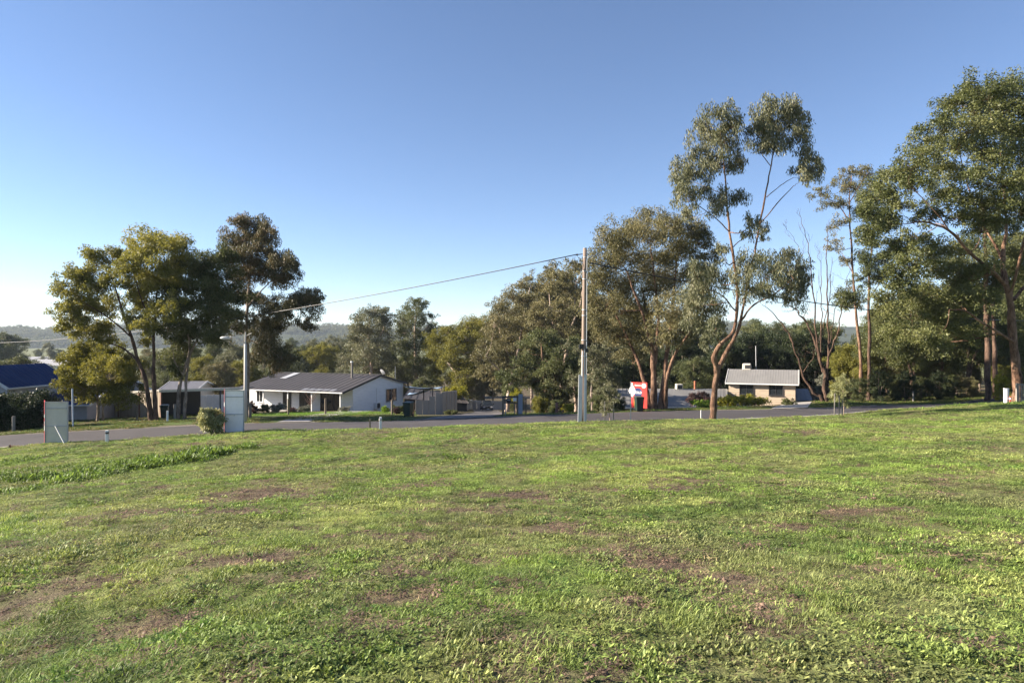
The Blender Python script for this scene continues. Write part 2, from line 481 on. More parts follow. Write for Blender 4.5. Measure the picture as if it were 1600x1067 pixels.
strip('road', nE + .10, fE_w, 0.0, ROAD_M, 13, .06)
CONC = paint('pale_concrete', (.40, .38, .35), .85, .2, 2.0, bump=.3)
# kerb: rounded profile swept along the near edge
prof = [(-.20, .0), (-.19, .06), (-.02, .075), (.04, .065), (.08, .02), (.30, .012), (.32, -.06)]
kv = []
for i, r_ in enumerate(rp):
    for dy, dz in prof:
        yy = nE[i] + dy; xx = (r_ - 800) / FPX * yy
        kv.append((xx, yy, dz))
kv = np.array(kv); kc = [(r_ - 800) / FPX * n for r_, n in zip(rp, nE)]
kz = np.repeat(G(np.array(kc), nE), len(prof)); kv[:, 2] += kz
c = len(prof)
me = fast_mesh('kerb', kv, np.array([(i * c + k, (i + 1) * c + k, (i + 1) * c + k + 1, i * c + k + 1) for i in range(len(rp) - 1) for k in range(c - 1)]))
me.materials.append(CONC)
tag(link(bpy.data.objects.new('kerb', me)), kind='structure')

def pave(name, pts, mat, zoff=.03, n=10, mcross=6):
    """ground-hugging sheet between two edges given as (px, Y) lists"""
    A, B = pts
    def res(L):
        L = np.array(L, float); s = np.linspace(0, len(L) - 1, n)
        return np.stack([np.interp(s, range(len(L)), (L[:, 0] - 800) / FPX * L[:, 1]), np.interp(s, range(len(L)), L[:, 1])], 1)
    a_, b_ = res(A), res(B); t = np.linspace(0, 1, mcross)[None, :, None]
    xy = a_[:, None] * (1 - t) + b_[:, None] * t
    z = G(xy[..., 0], xy[..., 1]) + zoff
    v = np.concatenate([xy, z[..., None]], -1).reshape(-1, 3)
    me = fast_mesh(name, v, np.array([(i * mcross + k, (i + 1) * mcross + k, (i + 1) * mcross + k + 1, i * mcross + k + 1) for i in range(n - 1) for k in range(mcross - 1)]))
    me.materials.append(mat)
    return tag(link(bpy.data.objects.new(name, me)), kind='structure')
DRIVE = paint('driveway_concrete', (.30, .28, .26), .85, .2, 1.5, bump=.3)
pave('driveway', ([(432, 42.2), (505, 60), (540, 69)], [(482, 42.6), (545, 58), (585, 68)]), DRIVE)
pave('driveway', ([(655, 43.8), (722, 56), (742, 75), (738, 112)], [(770, 44.6), (786, 56), (786, 75), (778, 112)]), asphalt('drive_asphalt', (.13, .118, .115)), n=24)
pave('driveway', ([(1205, 48.6), (1222, 58), (1236, 66)], [(1262, 49.2), (1268, 58), (1272, 66)]), DRIVE)

# ---- grass: clump shapes picked per point
gcoll = bpy.data.collections.new('grass_sources')
def clump_mesh(name, kind, seed):
    r = np.random.RandomState(seed); V = []; T = []
    def blade(x, y, ang, L, w, lean, curl, tint, fat):
        d = np.array([math.cos(ang), math.sin(ang)]); s = np.array([-d[1], d[0]])
        pts = []
        for k, t in enumerate((0, .4, .75, 1.0)):
            h = L * t * math.cos(lean + curl * t); o = L * t * math.sin(lean + curl * t)
            ww = w * (fat[k])
            c_ = np.array([x, y]) + d * o
            pts.append((c_[0] + s[0] * ww, c_[1] + s[1] * ww, max(h, .003))); pts.append((c_[0] - s[0] * ww, c_[1] - s[1] * ww, max(h, .003)))
        V.append(pts); T.append(tint)
    if kind == 'tuft':
        for _ in range(54):
            q = r.rand() ** .6 * .085; th = r.rand() * 6.283
            blade(q * math.cos(th), q * math.sin(th), r.rand() * 6.283, r.uniform(.018, .048), r.uniform(.0014, .0030), r.uniform(.2, .9), r.uniform(.1, .9), r.rand(), (1, 1, .7, .1))
    elif kind == 'leafy':
        for c_ in range(11):
            cx, cy = r.normal(0, .05, 2)
            for _ in range(6):
                blade(cx, cy, r.rand() * 6.283, r.uniform(.012, .032), r.uniform(.0025, .0055), r.uniform(.4, 1.25), r.uniform(.0, .5), r.rand(), (.25, .8, 1, .35))
    elif kind == 'straw':
        for _ in range(26):
            q = r.rand() ** .6 * .1; th = r.rand() * 6.283
            blade(q * math.cos(th), q * math.sin(th), r.rand() * 6.283, r.uniform(.03, .08), r.uniform(.0012, .0026), r.uniform(1.0, 1.5), r.uniform(-.1, .2), r.rand(), (1, 1, .8, .2))
    elif kind == 'weed':                    # weed: taller broad leaves
        for c_ in range(12):
            cx, cy = r.normal(0, .07, 2)
            for _ in range(7):
                blade(cx, cy, r.rand() * 6.283, r.uniform(.03, .085), r.uniform(.004, .009), r.uniform(.2, 1.1), r.uniform(.0, .7), r.rand(), (.3, .8, 1, .3))
    if kind == 'clod':
        V = []; T = []; q = []; o = 0
        for _ in range(14):
            c_ = np.array([*r.normal(0, .055, 2), .003]); R = r.uniform(.005, .016)
            for (vx, vy, vz) in [(1, 0, 0), (.3, .9, 0), (-.8, .6, 0), (-.8, -.6, 0), (.3, -.9, 0), (.1, .1, .8)]:
                V.append(c_ + np.array([vx, vy, vz]) * R * r.uniform(.6, 1.3, 3))
            t_ = r.rand(); T += [t_] * 6
            for k in range(5): q.append((o + k, o + (k + 1) % 5, o + 5))
            o += 6
        return fast_mesh(name, np.array(V), np.array(q), {'tint': ('FLOAT', np.array(T))})
    V = np.array(V); n = len(V)
    q = []
    for i in range(n):
        for k in range(3): q.append((i * 8 + 2 * k, i * 8 + 2 * k + 1, i * 8 + 2 * k + 3, i * 8 + 2 * k + 2))
    me = fast_mesh(name, V.reshape(-1, 3), np.array(q), {'tint': ('FLOAT', np.repeat(np.array(T), 8))})
    return me
m, nt, out = new_mat('grass_blades')
a = N(nt, 'ShaderNodeAttribute', attribute_name='gcol', attribute_type='INSTANCER')
t = N(nt, 'ShaderNodeAttribute', attribute_name='tint')
v1 = ramp(nt, t.outputs['Fac'], [(0, (.6, .62, .6)), (.6, (1.05, 1.05, 1.0)), (1, (1.55, 1.45, 1.35))])
mm = N(nt, 'ShaderNodeMix', data_type='RGBA', blend_type='MULTIPLY'); mm.inputs[0].default_value = 1.0
nt.links.new(a.outputs['Color'], mm.inputs[6]); nt.links.new(v1, mm.inputs[7])
b = N(nt, 'ShaderNodeBsdfPrincipled', Roughness=0.55); b.inputs['Specular IOR Level'].default_value = 0.25
tr = N(nt, 'ShaderNodeBsdfTranslucent'); hs = N(nt, 'ShaderNodeHueSaturation', Hue=0.49, Saturation=1.1, Value=1.2)
nt.links.new(mm.outputs[2], b.inputs['Base Color']); nt.links.new(mm.outputs[2], hs.inputs['Color']); nt.links.new(hs.outputs[0], tr.inputs['Color'])
mx = N(nt, 'ShaderNodeMixShader', Fac=.33)
nt.links.new(b.outputs[0], mx.inputs[1]); nt.links.new(tr.outputs[0], mx.inputs[2]); nt.links.new(mx.outputs[0], out.inputs['Surface'])
GRASS_M = m
kinds = ['tuft'] * 4 + ['leafy'] * 4 + ['straw'] * 2 + ['weed'] * 3 + ['clod'] * 2
for i, k in enumerate(kinds):
    me = clump_mesh('grass_clump_%02d' % i, k, 100 + i); me.materials.append(GRASS_M)
    gcoll.objects.link(bpy.data.objects.new('grass_clump_%02d' % i, me))

def scatter(name, pts, kid, rotz, scl, col, label, cat, coll=gcoll):
    me = bpy.data.meshes.new(name)
    me.vertices.add(len(pts)); me.vertices.foreach_set('co', np.ascontiguousarray(pts, dtype=np.float32).ravel())
    def A(n_, ty, arr, key):
        q = me.attributes.new(n_, ty, 'POINT'); q.data.foreach_set(key, np.ascontiguousarray(arr).ravel())
    A('kid', 'INT', kid.astype(np.int32), 'value')
    tilt = np.random.RandomState(5).normal(0, .12, (len(pts), 2))
    A('rot', 'FLOAT_VECTOR', np.stack([tilt[:, 0], tilt[:, 1], rotz], 1).astype(np.float32), 'vector')
    A('scl', 'FLOAT_VECTOR', np.broadcast_to(np.asarray(scl, np.float32).reshape(len(pts), -1), (len(pts), 3)).astype(np.float32), 'vector')
    A('gcol', 'FLOAT_COLOR', np.concatenate([col, np.ones((len(col), 1))], 1).astype(np.float32), 'color')
    me.update()
    o = link(bpy.data.objects.new(name, me))
    ng = bpy.data.node_groups.new(name, 'GeometryNodeTree')
    ng.interface.new_socket('Geometry', in_out='INPUT', socket_type='NodeSocketGeometry')
    ng.interface.new_socket('Geometry', in_out='OUTPUT', socket_type='NodeSocketGeometry')
    gi = ng.nodes.new('NodeGroupInput'); go = ng.nodes.new('NodeGroupOutput')
    ip = ng.nodes.new('GeometryNodeInstanceOnPoints'); ci = ng.nodes.new('GeometryNodeCollectionInfo')
    ci.inputs['Collection'].default_value = coll
    ci.inputs['Separate Children'].default_value = True; ci.inputs['Reset Children'].default_value = True
    def NA(n_, ty):
        q = ng.nodes.new('GeometryNodeInputNamedAttribute'); q.data_type = ty; q.inputs['Name'].default_value = n_
        return q.outputs['Attribute']
    L = ng.links.new
    L(gi.outputs[0], ip.inputs['Points']); L(ci.outputs[0], ip.inputs['Instance'])
    ip.inputs['Pick Instance'].default_value = True
    L(NA('kid', 'INT'), ip.inputs['Instance Index']); L(NA('rot', 'FLOAT_VECTOR'), ip.inputs['Rotation']); L(NA('scl', 'FLOAT_VECTOR'), ip.inputs['Scale'])
    L(ip.outputs[0], go.inputs[0])
    md = o.modifiers.new('scatter', 'NODES'); md.node_group = ng
    return tag(o, label, cat, kind='stuff')

rs = np.random.RandomState(11)
PX = []; PY = []; SC = []
for y0, y1, dens, s0 in [(1.6, 5, 380, 1.0), (5, 9, 280, 1.05), (9, 15, 170, 1.25), (15, 24, 90, 1.6), (24, 47, 46, 2.1)]:
    area = .95 * (y1 ** 2 - y0 ** 2) + 2.0 * (y1 - y0)
    n = int(area * dens)
    y = np.sqrt(rs.uniform(y0 ** 2, y1 ** 2, n)); x = rs.uniform(-1, 1, n) * (.95 * y + 1.0)
    PX.append(x); PY.append(y); SC.append(np.full(n, s0) * rs.uniform(.7, 1.25, n))
x = np.concatenate(PX); y = np.concatenate(PY); sc = np.concatenate(SC)
ne, fe = road_edges(x, y)
d = dead_mask(x, y)
r_px = x / y * FPX + 800; bare_k = (r_px > 1150) | (r_px < 70)
keep = (y < ne - np.where(bare_k, .45, .2)) & (rs.rand(len(x)) > d * .30) & ((y < ne - .6) | (rs.rand(len(x)) < .75))
x, y, sc, d = x[keep], y[keep], sc[keep], d[keep]
col = grass_cols(x, y)
n = len(x)
leafy = sstep(.42, .6, fbm(x * .9, y * .9, 91, 3) + rs.normal(0, .08, n))
u = rs.rand(n)
kid = np.where(u < leafy, 4 + rs.randint(0, 4, n), rs.randint(0, 4, n))
straw_p = np.clip(d * .85 + .07 + .25 * sstep(.6, .75, fbm(x * 1.2, y * 1.2, 95, 3)), 0, 1)
is_straw = rs.rand(n) < straw_p
kid = np.where(is_straw, np.where(rs.rand(n) < .35 * (d > .4), 13 + rs.randint(0, 2, n), 8 + rs.randint(0, 2, n)), kid)
tan = np.array([.38, .32, .18])[None] * rs.uniform(.55, 1.15, (n, 1)); mauve = np.array([.175, .125, .098])[None] * rs.uniform(.6, 1.3, (n, 1))
dcol = np.where(((rs.rand(n) < .22) & (kid < 13))[:, None], tan, mauve)
col = np.where(is_straw[:, None], dcol, col * rs.uniform(.75, 1.25, (n, 1)))
hgt = sc * np.where(is_straw, .6, .75 + .7 * fbm(x * .7, y * .7, 97, 3)) * np.clip(.75 + .25 * 14 / np.maximum(y, 6), .8, 1.2)
lump = fbm(x * 4.5, y * 4.5, 131, 2); hgt = hgt * np.where(is_straw, 1.0, .36 + .66 * sstep(.3, .75, lump)); col = col * (.82 + .4 * sstep(.3, .7, fbm(x * 6 + 3, y * 6, 137, 2)))[:, None]
weed = (~is_straw) & (rs.rand(n) < .012 + .10 * sstep(.60, .72, fbm(x * .8, y * .8, 99, 3)))
kid = np.where(weed, 10 + rs.randint(0, 3, n), kid); hgt = np.where(weed, hgt * .45, hgt); sc = np.where(weed, sc * .6, sc)
col = np.where(weed[:, None], col * np.array([.62, .78, .75]), col)
pts = np.stack([x, y, soil_z(x, y) - .004], 1)
scl = np.stack([sc, sc, hgt], 1)
scatter('paddock_grass', pts, kid, rs.rand(n) * 6.283, scl, col, 'short patchy green grass with bare brown spots covering the paddock', 'grass')

# ridge of taller weeds on the left of the paddock
wx = []; wy = []; ws = []
for px, py, wid, dep, hh, k in [(200, 722, 40, 1.2, 1.0, 60), (130, 726, 60, 1.2, .9, 70), (25, 752, 60, 1.5, 1.3, 130), (90, 747, 70, 1.5, 1.6, 150), (150, 738, 50, 1.2, 1.4, 90), (182, 733, 40, 1.0, 1.3, 80), (225, 728, 34, .9, 1.7, 90), (252, 724, 26, .9, 2.0, 90), (285, 716, 20, .9, 1.6, 60), (308, 714, 26, 1.0, 2.4, 130), (345, 705, 30, .8, 1.3, 60), (375, 701, 30, .8, 1.4, 70), (10, 768, 40, 1.2, 1.1, 60), (60, 735, 120, 1.5, 1.0, 120), (120, 700, 20, .8, 1.0, 30), (228, 714, 10, .4, 1.2, 14), (712, 714, 9, .4, 1.2, 14), (40, 720, 60, 1.5, .9, 60), (1440, 640, 60, 1.2, 1.0, 70), (1510, 634, 50, 1.2, 1.3, 90), (1575, 632, 40, 1.0, 1.5, 90), (500, 675, 90, .8, .9, 60)]:
    c = hit(px, py); a_ = wid / FPX * c.y
    q = rs.normal(0, .5, (k, 2)); q = q[(np.abs(q[:, 0]) < 3)]; k = len(q)
    wx.append(c.x + q[:, 0] * a_); wy.append(c.y + q[:, 1] * dep); ws.append(hh * rs.uniform(.6, 1.2, k) * np.exp(-.35 * (q ** 2).sum(1)))
wx = np.concatenate(wx); wy = np.concatenate(wy); ws = np.concatenate(ws)
ne, fe = road_edges(wx, wy); k = (wy < ne - .3) & (fbm(wx * 1.3, wy * 1.3, 141, 2) > .45)
wx, wy, ws = wx[k], wy[k], ws[k]; n = len(wx)
wc = (np.array([.135, .205, .050])[None] * rs.uniform(.45, 1.4, (n, 1)))
scatter('broadleaf_weeds', np.stack([wx, wy, soil_z(wx, wy) - .01], 1), 10 + rs.randint(0, 3, n), rs.rand(n) * 6.283, np.stack([ws * 1.35, ws * 1.35, ws * 1.7], 1), wc, 'taller dark green weeds in a broken ridge across the paddock', 'weeds')

# rank grass on the far side of the road
n = 26000
r_ = rs.uniform(-150, 1720, n); f_ = np.interp(r_, FAR[:, 0], FAR[:, 1])
y = f_ + .35 + rs.rand(n) ** 1.6 * 22; x = (r_ - 800) / FPX * y
kp = (fbm(x * .35, y * .35, 111, 3) > .40) & ~((r_ > 425) & (r_ < 490) & (y < f_ + 3)) & ~((r_ > 650) & (r_ < 790)) & ~((r_ > 1203) & (r_ < 1272)) & (rs.rand(n) < .35 + .65 * sstep(0, 2.5, y - f_))
x, y = x[kp], y[kp]; n = len(x)
c = np.array([.10, .15, .035])[None] * rs.uniform(.6, 1.35, (n, 1)); st = rs.rand(n) < .3
c = np.where(st[:, None], np.array([.26, .22, .10])[None] * rs.uniform(.6, 1.1, (n, 1)), c)
wl = np.exp(-(((x - lawn_c.x) / 8) ** 2 + ((y - 60) / 8) ** 2) ** 2)[:, None]
c = c * (1 - wl) + np.array([.15, .26, .04]) * wl
sc = rs.uniform(1.6, 3.2, n)
scatter('verge_grass', np.stack([x, y, soil_z(x, y) - .01], 1), np.where(rs.rand(n) < .6, rs.randint(0, 4, n), 4 + rs.randint(0, 4, n)), rs.rand(n) * 6.283, np.stack([sc * 1.3, sc * 1.3, sc], 1), c, 'uneven grass on the verge along the far side of the road', 'grass')
# ================================================================== TREES
BARK_RED = bark_mat('bark_red_brown', (.040, .023, .016), (.13, .074, .048), (.27, .17, .115))
BARK_DARK = bark_mat('bark_dark_brown', (.030, .020, .015), (.075, .047, .034), (.15, .095, .068))
BARK_GREY = bark_mat('bark_grey_brown', (.10, .075, .055), (.22, .17, .13), (.38, .31, .25))
BARK_PALE = bark_mat('bark_pale_pinkish', (.18, .13, .10), (.36, .27, .21), (.52, .43, .36))
LF_OLIVE = leaf_mat('leaves_yellow_olive', (.070, .072, .018), (.15, .15, .034), (.24, .225, .058), trans=.32, spec=.15, rough=.6)
LF_DARK = leaf_mat('leaves_dark_green', (.034, .046, .019), (.078, .094, .036), (.15, .155, .066), trans=.28, spec=.2, rough=.55)
LF_GREY = leaf_mat('leaves_grey_green', (.060, .068, .034), (.118, .125, .064), (.20, .195, .115), trans=.25, spec=.3)
LF_BROWN = leaf_mat('leaves_bronze_green', (.062, .062, .026), (.128, .122, .053), (.22, .19, .09), trans=.25, spec=.25)
LF_RUST = leaf_mat('leaves_rusty_tips', (.040, .045, .022), (.085, .085, .040), (.16, .115, .058), trans=.25, spec=.25)
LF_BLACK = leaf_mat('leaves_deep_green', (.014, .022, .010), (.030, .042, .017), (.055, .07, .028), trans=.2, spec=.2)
LF_BIG = leaf_mat('leaves_mid_olive', (.040, .052, .018), (.090, .104, .034), (.175, .180, .068), trans=.28, spec=.3, rough=.5)
LF_GOLD = leaf_mat('leaves_sunny_olive', (.085, .088, .024), (.185, .185, .048), (.29, .27, .08), trans=.38, spec=.25, rough=.55)
LF_YEL = leaf_mat('leaves_bright_yellow_green', (.11, .12, .02), (.22, .22, .03), (.34, .31, .05), trans=.3, spec=.2)
LF_PURP = leaf_mat('leaves_dull_purple', (.035, .02, .02), (.075, .042, .04), (.14, .085, .075), trans=.2, spec=.2)
LF_SAGE = leaf_mat('leaves_silver_sage', (.10, .105, .08), (.19, .195, .15), (.30, .30, .24), trans=.2, spec=.2)
LF_LIGHT = leaf_mat('leaves_pale_young', (.12, .13, .05), (.24, .25, .11), (.42, .41, .22), trans=.3, spec=.35)
LF_BRIGHT = leaf_mat('leaves_fresh_green', (.07, .12, .02), (.15, .24, .035), (.24, .33, .06), trans=.35, spec=.2)

def smooth_path(pts, rad, k=4, jit=0.0, r=None):
    pts = np.asarray(pts, float); rad = np.asarray(rad, float)
    n = len(pts)
    if n == 2:
        t = np.linspace(0, 1, k + 1)[:, None]; p = pts[0] * (1 - t) + pts[1] * t; q = rad[0] * (1 - t[:, 0]) + rad[1] * t[:, 0]
    else:
        ext = np.vstack([2 * pts[0] - pts[1], pts, 2 * pts[-1] - pts[-2]]); p = []; q = []
        for i in range(n - 1):
            a, b, c, d = ext[i:i + 4]
            for j in range(k + (i == n - 2)):
                t = j / k
                p.append(.5 * ((2 * b) + (c - a) * t + (2 * a - 5 * b + 4 * c - d) * t * t + (3 * b - a - 3 * c + d) * t ** 3)); q.append(rad[i] * (1 - t) + rad[i + 1] * t)
        p = np.array(p); q = np.array(q)
    if jit and r is not None and len(p) > 2:
        p[1:-1] += r.normal(0, jit, p[1:-1].shape)
    return p, q

def tubes_np(paths, sides):
    """many thin tubes with the same number of stations -> arrays"""
    V = []; Q = []; off = 0
    for pts, rad, sd in paths:
        v, f = tube_geo(pts, rad, sd, cap=False)
        V.append(v); Q.append(np.array(f) + off); off += len(v)
    return np.vstack(V), np.vstack(Q)

def make_tree_meshes(name, stems, clumps, r, leaf=(.16, .05), cover=1.5, droop=.6, twig=1.0, sub=1.0, rs_k=.42, shell=.35, limb_r=1.0, wild=0.26, hang=.8, thick=1.0, grow=1.0):
    """stems: [(pts, radii)], clumps: [(centre, radii3)] in metres about the base -> wood mesh, crown mesh"""
    paths = []; cand = []; crad = []
    for pts, rad in stems:
        p, q = smooth_path(pts, rad, 4, .0, r)
        m_ = np.linalg.norm(np.gradient(p, axis=0), axis=1).mean()
        p[1:-1] += r.normal(0, .035 * min(1, m_), p[1:-1].shape)
        q = q * (1 + .12 * r.normal(0, 1, len(q)).clip(-1, 1))
        q = q * .66 * thick
        paths.append((p, q, 9)); cand.append(p[2:]); crad.append(q[2:])
    cand = np.vstack(cand); crad = np.concatenate(crad)
    LV = []; LT = []
    for c, R in clumps:
        c = np.asarray(c, float); R = np.asarray(R, float) * 1.1 * grow; mr = R.mean()
        d = np.linalg.norm(cand - c, axis=1) + 1.2 * np.maximum(0, cand[:, 2] - c[2] + .3 * mr)
        i = d.argmin(); p0 = cand[i]
        hub = c - np.array([0, 0, .35 * R[2]]) + (p0 - c) * .12
        L = np.linalg.norm(hub - p0)
        if L > .25:
            mid = p0 * .5 + hub * .5 + np.array([0, 0, -.10 * L]) + r.normal(0, .06 * L, 3)
            r0 = min(crad[i] * .7, (.014 + .013 * L) * limb_r)
            lp, lq = smooth_path([p0, mid, hub], [r0, r0 * .7, r0 * .4], 4, .03 * min(1, L), r)
            paths.append((lp, lq, 6))
            cand = np.vstack([cand, lp[3:]]); crad = np.concatenate([crad, lq[3:]])
        else: r0 = .02
        ns = max(5, int(sub * 13 * (np.prod(R) ** (2 / 3)) / max(.25, mr * .75) ** 1.2 + 3))
        ns = min(ns, 75)
        dv = r.normal(0, 1, (ns, 3)); dv[:, 2] = dv[:, 2] * .9 + .15
        dv /= np.linalg.norm(dv, axis=1)[:, None]
        rr = (shell + (1 - shell) * r.rand(ns) ** .6)[:, None]
        sc_ = c + dv * rr * R * (1 + wild * r.normal(0, 1, (ns, 1)))
        ctint = r.rand()
        area = math.pi * (R[0] * R[2])
        R_grow = 1.0; nl_tot = 1.4 * cover * area / (leaf[0] * leaf[1] * .5 * .5)
        rad_s = np.clip(mr * rs_k * r.uniform(.65, 1.25, ns), .12, 1.3)
        wts = rad_s ** 2; wts /= wts.sum()
        for s in range(ns):
            q = sc_[s]
            if twig:
                m2 = hub * .45 + q * .55 + r.normal(0, .08 * mr, 3)
                paths.append((np.array([hub, m2, q]), np.array([max(.006, r0 * .38), max(.005, r0 * .22), .004]) * twig, 3))
            nl = max(3, int(nl_tot * wts[s]))
            g = r.normal(0, 1, (nl, 3)); gl = np.linalg.norm(g, axis=1)[:, None]
            g = g / gl * (r.rand(nl, 1) ** .45) * rad_s[s]; g[:, 2] *= hang
            g[:, 2] -= .25 * rad_s[s] * (g[:, 0] ** 2 + g[:, 1] ** 2) / (rad_s[s] ** 2)
            pos = q + g
            ax = r.normal(0, 1, (nl, 3)); ax /= np.linalg.norm(ax, axis=1)[:, None]
            ax[:, 2] -= droop * 1.7; ax /= np.linalg.norm(ax, axis=1)[:, None]
            rn = r.normal(0, 1, (nl, 3)); sd = np.cross(ax, rn); sd /= np.linalg.norm(sd, axis=1)[:, None] + 1e-9
            ll = leaf[0] * r.uniform(.65, 1.3, (nl, 1)); ww = leaf[1] * r.uniform(.7, 1.25, (nl, 1)) * .5
            nm = np.cross(ax, sd)
            bend = nm * ll * r.uniform(-.12, .12, (nl, 1))
            LV.append(np.stack([pos, pos + ax * ll * .45 + sd * ww + bend, pos + ax * ll, pos + ax * ll * .45 - sd * ww + bend], 1))
            tt = np.clip(.30 * ctint + .30 * r.rand() + .40 * r.rand(nl), 0, 1)
            LT.append(np.repeat(tt, 4))
    V, Q = tubes_np(paths, 0)
    wood = fast_mesh(name + '_wood', V, Q); wood.polygons.foreach_set('use_smooth', [True] * len(wood.polygons))
    crown = None
    if LV:
        LV = np.concatenate(LV).reshape(-1, 3); n = len(LV) // 4
        crown = fast_mesh(name + '_crown', LV, np.arange(n * 4).reshape(n, 4), {'tint': ('FLOAT', np.concatenate(LT))})
    return wood, crown
TREE_TRIS = 0
def put_tree(name, base, wood, crown, bark, leafm, label, cat='tree', group=None, crown_name='crown', wood_name='trunk', rz=0.0, s=1.0, tagged=True):
    global TREE_TRIS
    t = empty(name, base, label, cat, group, rz); t.scale = (s, s, s) if not hasattr(s, '__len__') else s
    def slot(me, m_, nm):
        if not me.materials: me.materials.append(m_)
        o = bpy.data.objects.new(nm, me); link(o, t)
        o.material_slots[0].link = 'OBJECT'; o.material_slots[0].material = m_
        return o
    slot(wood, bark, wood_name)
    if crown is not None:
        if not crown.materials: TREE_TRIS += 2 * len(crown.polygons)
        slot(crown, leafm, crown_name)
    return t
def tree(name, label, Y, stems, clumps, bark, leafm, seed, depth=1.6, group=None, cat='tree', base=None, ox=0, oy=0, k=1.0, **kw):
    """stems / clumps in photo pixels (after x/k+ox) at distance Y; each stem point (x, y, radius_m[, dy])"""
    r = np.random.RandomState(seed)
    cv = lambda px, py, dy=0.0: np.array(P(px / k + ox, py / k + oy, Y + dy))
    b0 = stems[0][0]
    bx = cv(b0[0], b0[1])
    bs = np.array([bx[0], bx[1], g1(bx[0], bx[1])])
    S = []
    for st in stems:
        pts = [cv(q[0], q[1], q[3] if len(q) > 3 else 0.0) - bs for q in st]
        if np.linalg.norm(pts[0][:2]) < 1.2 and abs(pts[0][2]) < .7:
            pts[0][2] = -.12 + float(G(np.array([pts[0][0] + bs[0]]), np.array([pts[0][1] + bs[1]]))[0]) - bs[2]
            fl = pts[0] + (pts[1] - pts[0]) * .12
            rr = [q[2] for q in st]
            S.append(([pts[0], fl] + pts[1:], [rr[0] * 1.3, rr[0] * 1.02] + rr[1:]))
        else:
            S.append((pts, [q[2] for q in st]))
    C = []
    mpp = Y / FPX / k
    for q in clumps:
        dy = q[4] if len(q) > 4 else r.uniform(-1, 1) * depth
        c = cv(q[0], q[1], dy) - bs
        rx, rz_ = q[2] * mpp, q[3] * mpp
        C.append((c, (rx, .5 * (rx + rz_) * 1.05, rz_)))
    wood, crown = make_tree_meshes(name, S, C, r, **kw)
    return put_tree(name, bs, wood, crown, bark, leafm, label, cat, group)

# ---- the clump left of the white house (crop coordinates: x/2.808+60, y/2.808+310)
LK = dict(ox=60, oy=310, k=2.808)
tree('gum_tree', 'forked dark-trunked gum with yellow-olive crown, tallest stem leaning left, beside the beige shed', 46,
     [[(497, 975, .26), (470, 800, .21), (440, 720, .18), (405, 600, .14, -.4), (375, 520, .11, -.6), (340, 400, .07, -.8), (310, 320, .04, -.9)],
      [(516, 975, .24), (506, 800, .20), (506, 600, .15, .3), (514, 500, .12, .4), (520, 400, .09, .5), (530, 250, .045, .6)],
      [(440, 720, .12), (380, 662, .09, .5), (270, 615, .05, 1.2), (190, 580, .025, 1.5)],
      [(405, 605, .10, -.4), (310, 525, .07, -1.0), (210, 462, .035, -1.4)],
      [(508, 560, .09, .3), (450, 440, .06, -.6), (420, 340, .03, -1.0)],
      [(512, 520, .09, .3), (570, 420, .05, 1.2), (600, 300, .03, 1.4)]],
     [(245, 265, 55, 45), (330, 250, 62, 38), (375, 300, 40, 45), (165, 345, 55, 42), (125, 400, 38, 40), (120, 480, 40, 40), (150, 530, 50, 30), (225, 370, 70, 45), (215, 430, 60, 40), (205, 500, 75, 40), (180, 575, 55, 32), (275, 560, 60, 36), (340, 360, 45, 40), (310, 470, 45, 40), (100, 560, 22, 24), (290, 610, 40, 28),
      (520, 180, 85, 42), (450, 215, 50, 45), (590, 215, 55, 50), (500, 265, 105, 42), (600, 290, 50, 40), (440, 330, 50, 45), (540, 340, 75, 45), (470, 400, 75, 40), (580, 400, 65, 50), (450, 470, 60, 42), (560, 470, 60, 42), (480, 560, 45, 42), (430, 520, 40, 40), (470, 620, 26, 24)],
     BARK_DARK, LF_GOLD, 1, depth=2.0, grow=1.2, leaf=(.18, .06), cover=1.5, droop=.5, **LK)
tree('gum_tree', 'twin-trunked brown gum with dark crown between the leaning gum and the light pole', 47.5,
     [[(612, 975, .22), (618, 830, .18), (655, 705, .15), (662, 620, .12), (640, 500, .08), (650, 380, .05), (670, 290, .03)],
      [(640, 972, .18), (646, 840, .15), (660, 700, .12, .6), (720, 560, .07, .9), (770, 420, .05, 1.2), (790, 300, .03, 1.4)],
      [(640, 780, .09), (600, 720, .05, -.6), (590, 660, .03, -.8)]],
     [(690, 290, 55, 42), (650, 262, 32, 28), (770, 285, 70, 45), (830, 260, 50, 36), (640, 350, 50, 50), (720, 360, 70, 50), (800, 350, 75, 55), (850, 420, 55, 45), (640, 440, 65, 45), (730, 440, 85, 50), (630, 530, 75, 40), (730, 520, 85, 45), (800, 500, 60, 45), (680, 590, 70, 36), (760, 590, 60, 36), (600, 610, 45, 32), (590, 700, 42, 46), (615, 760, 32, 36), (640, 660, 40, 36), (560, 560, 42, 32)],
     BARK_GREY, LF_DARK, 2, depth=1.8, grow=1.2, leaf=(.17, .058), cover=1.45, droop=.6, **LK)
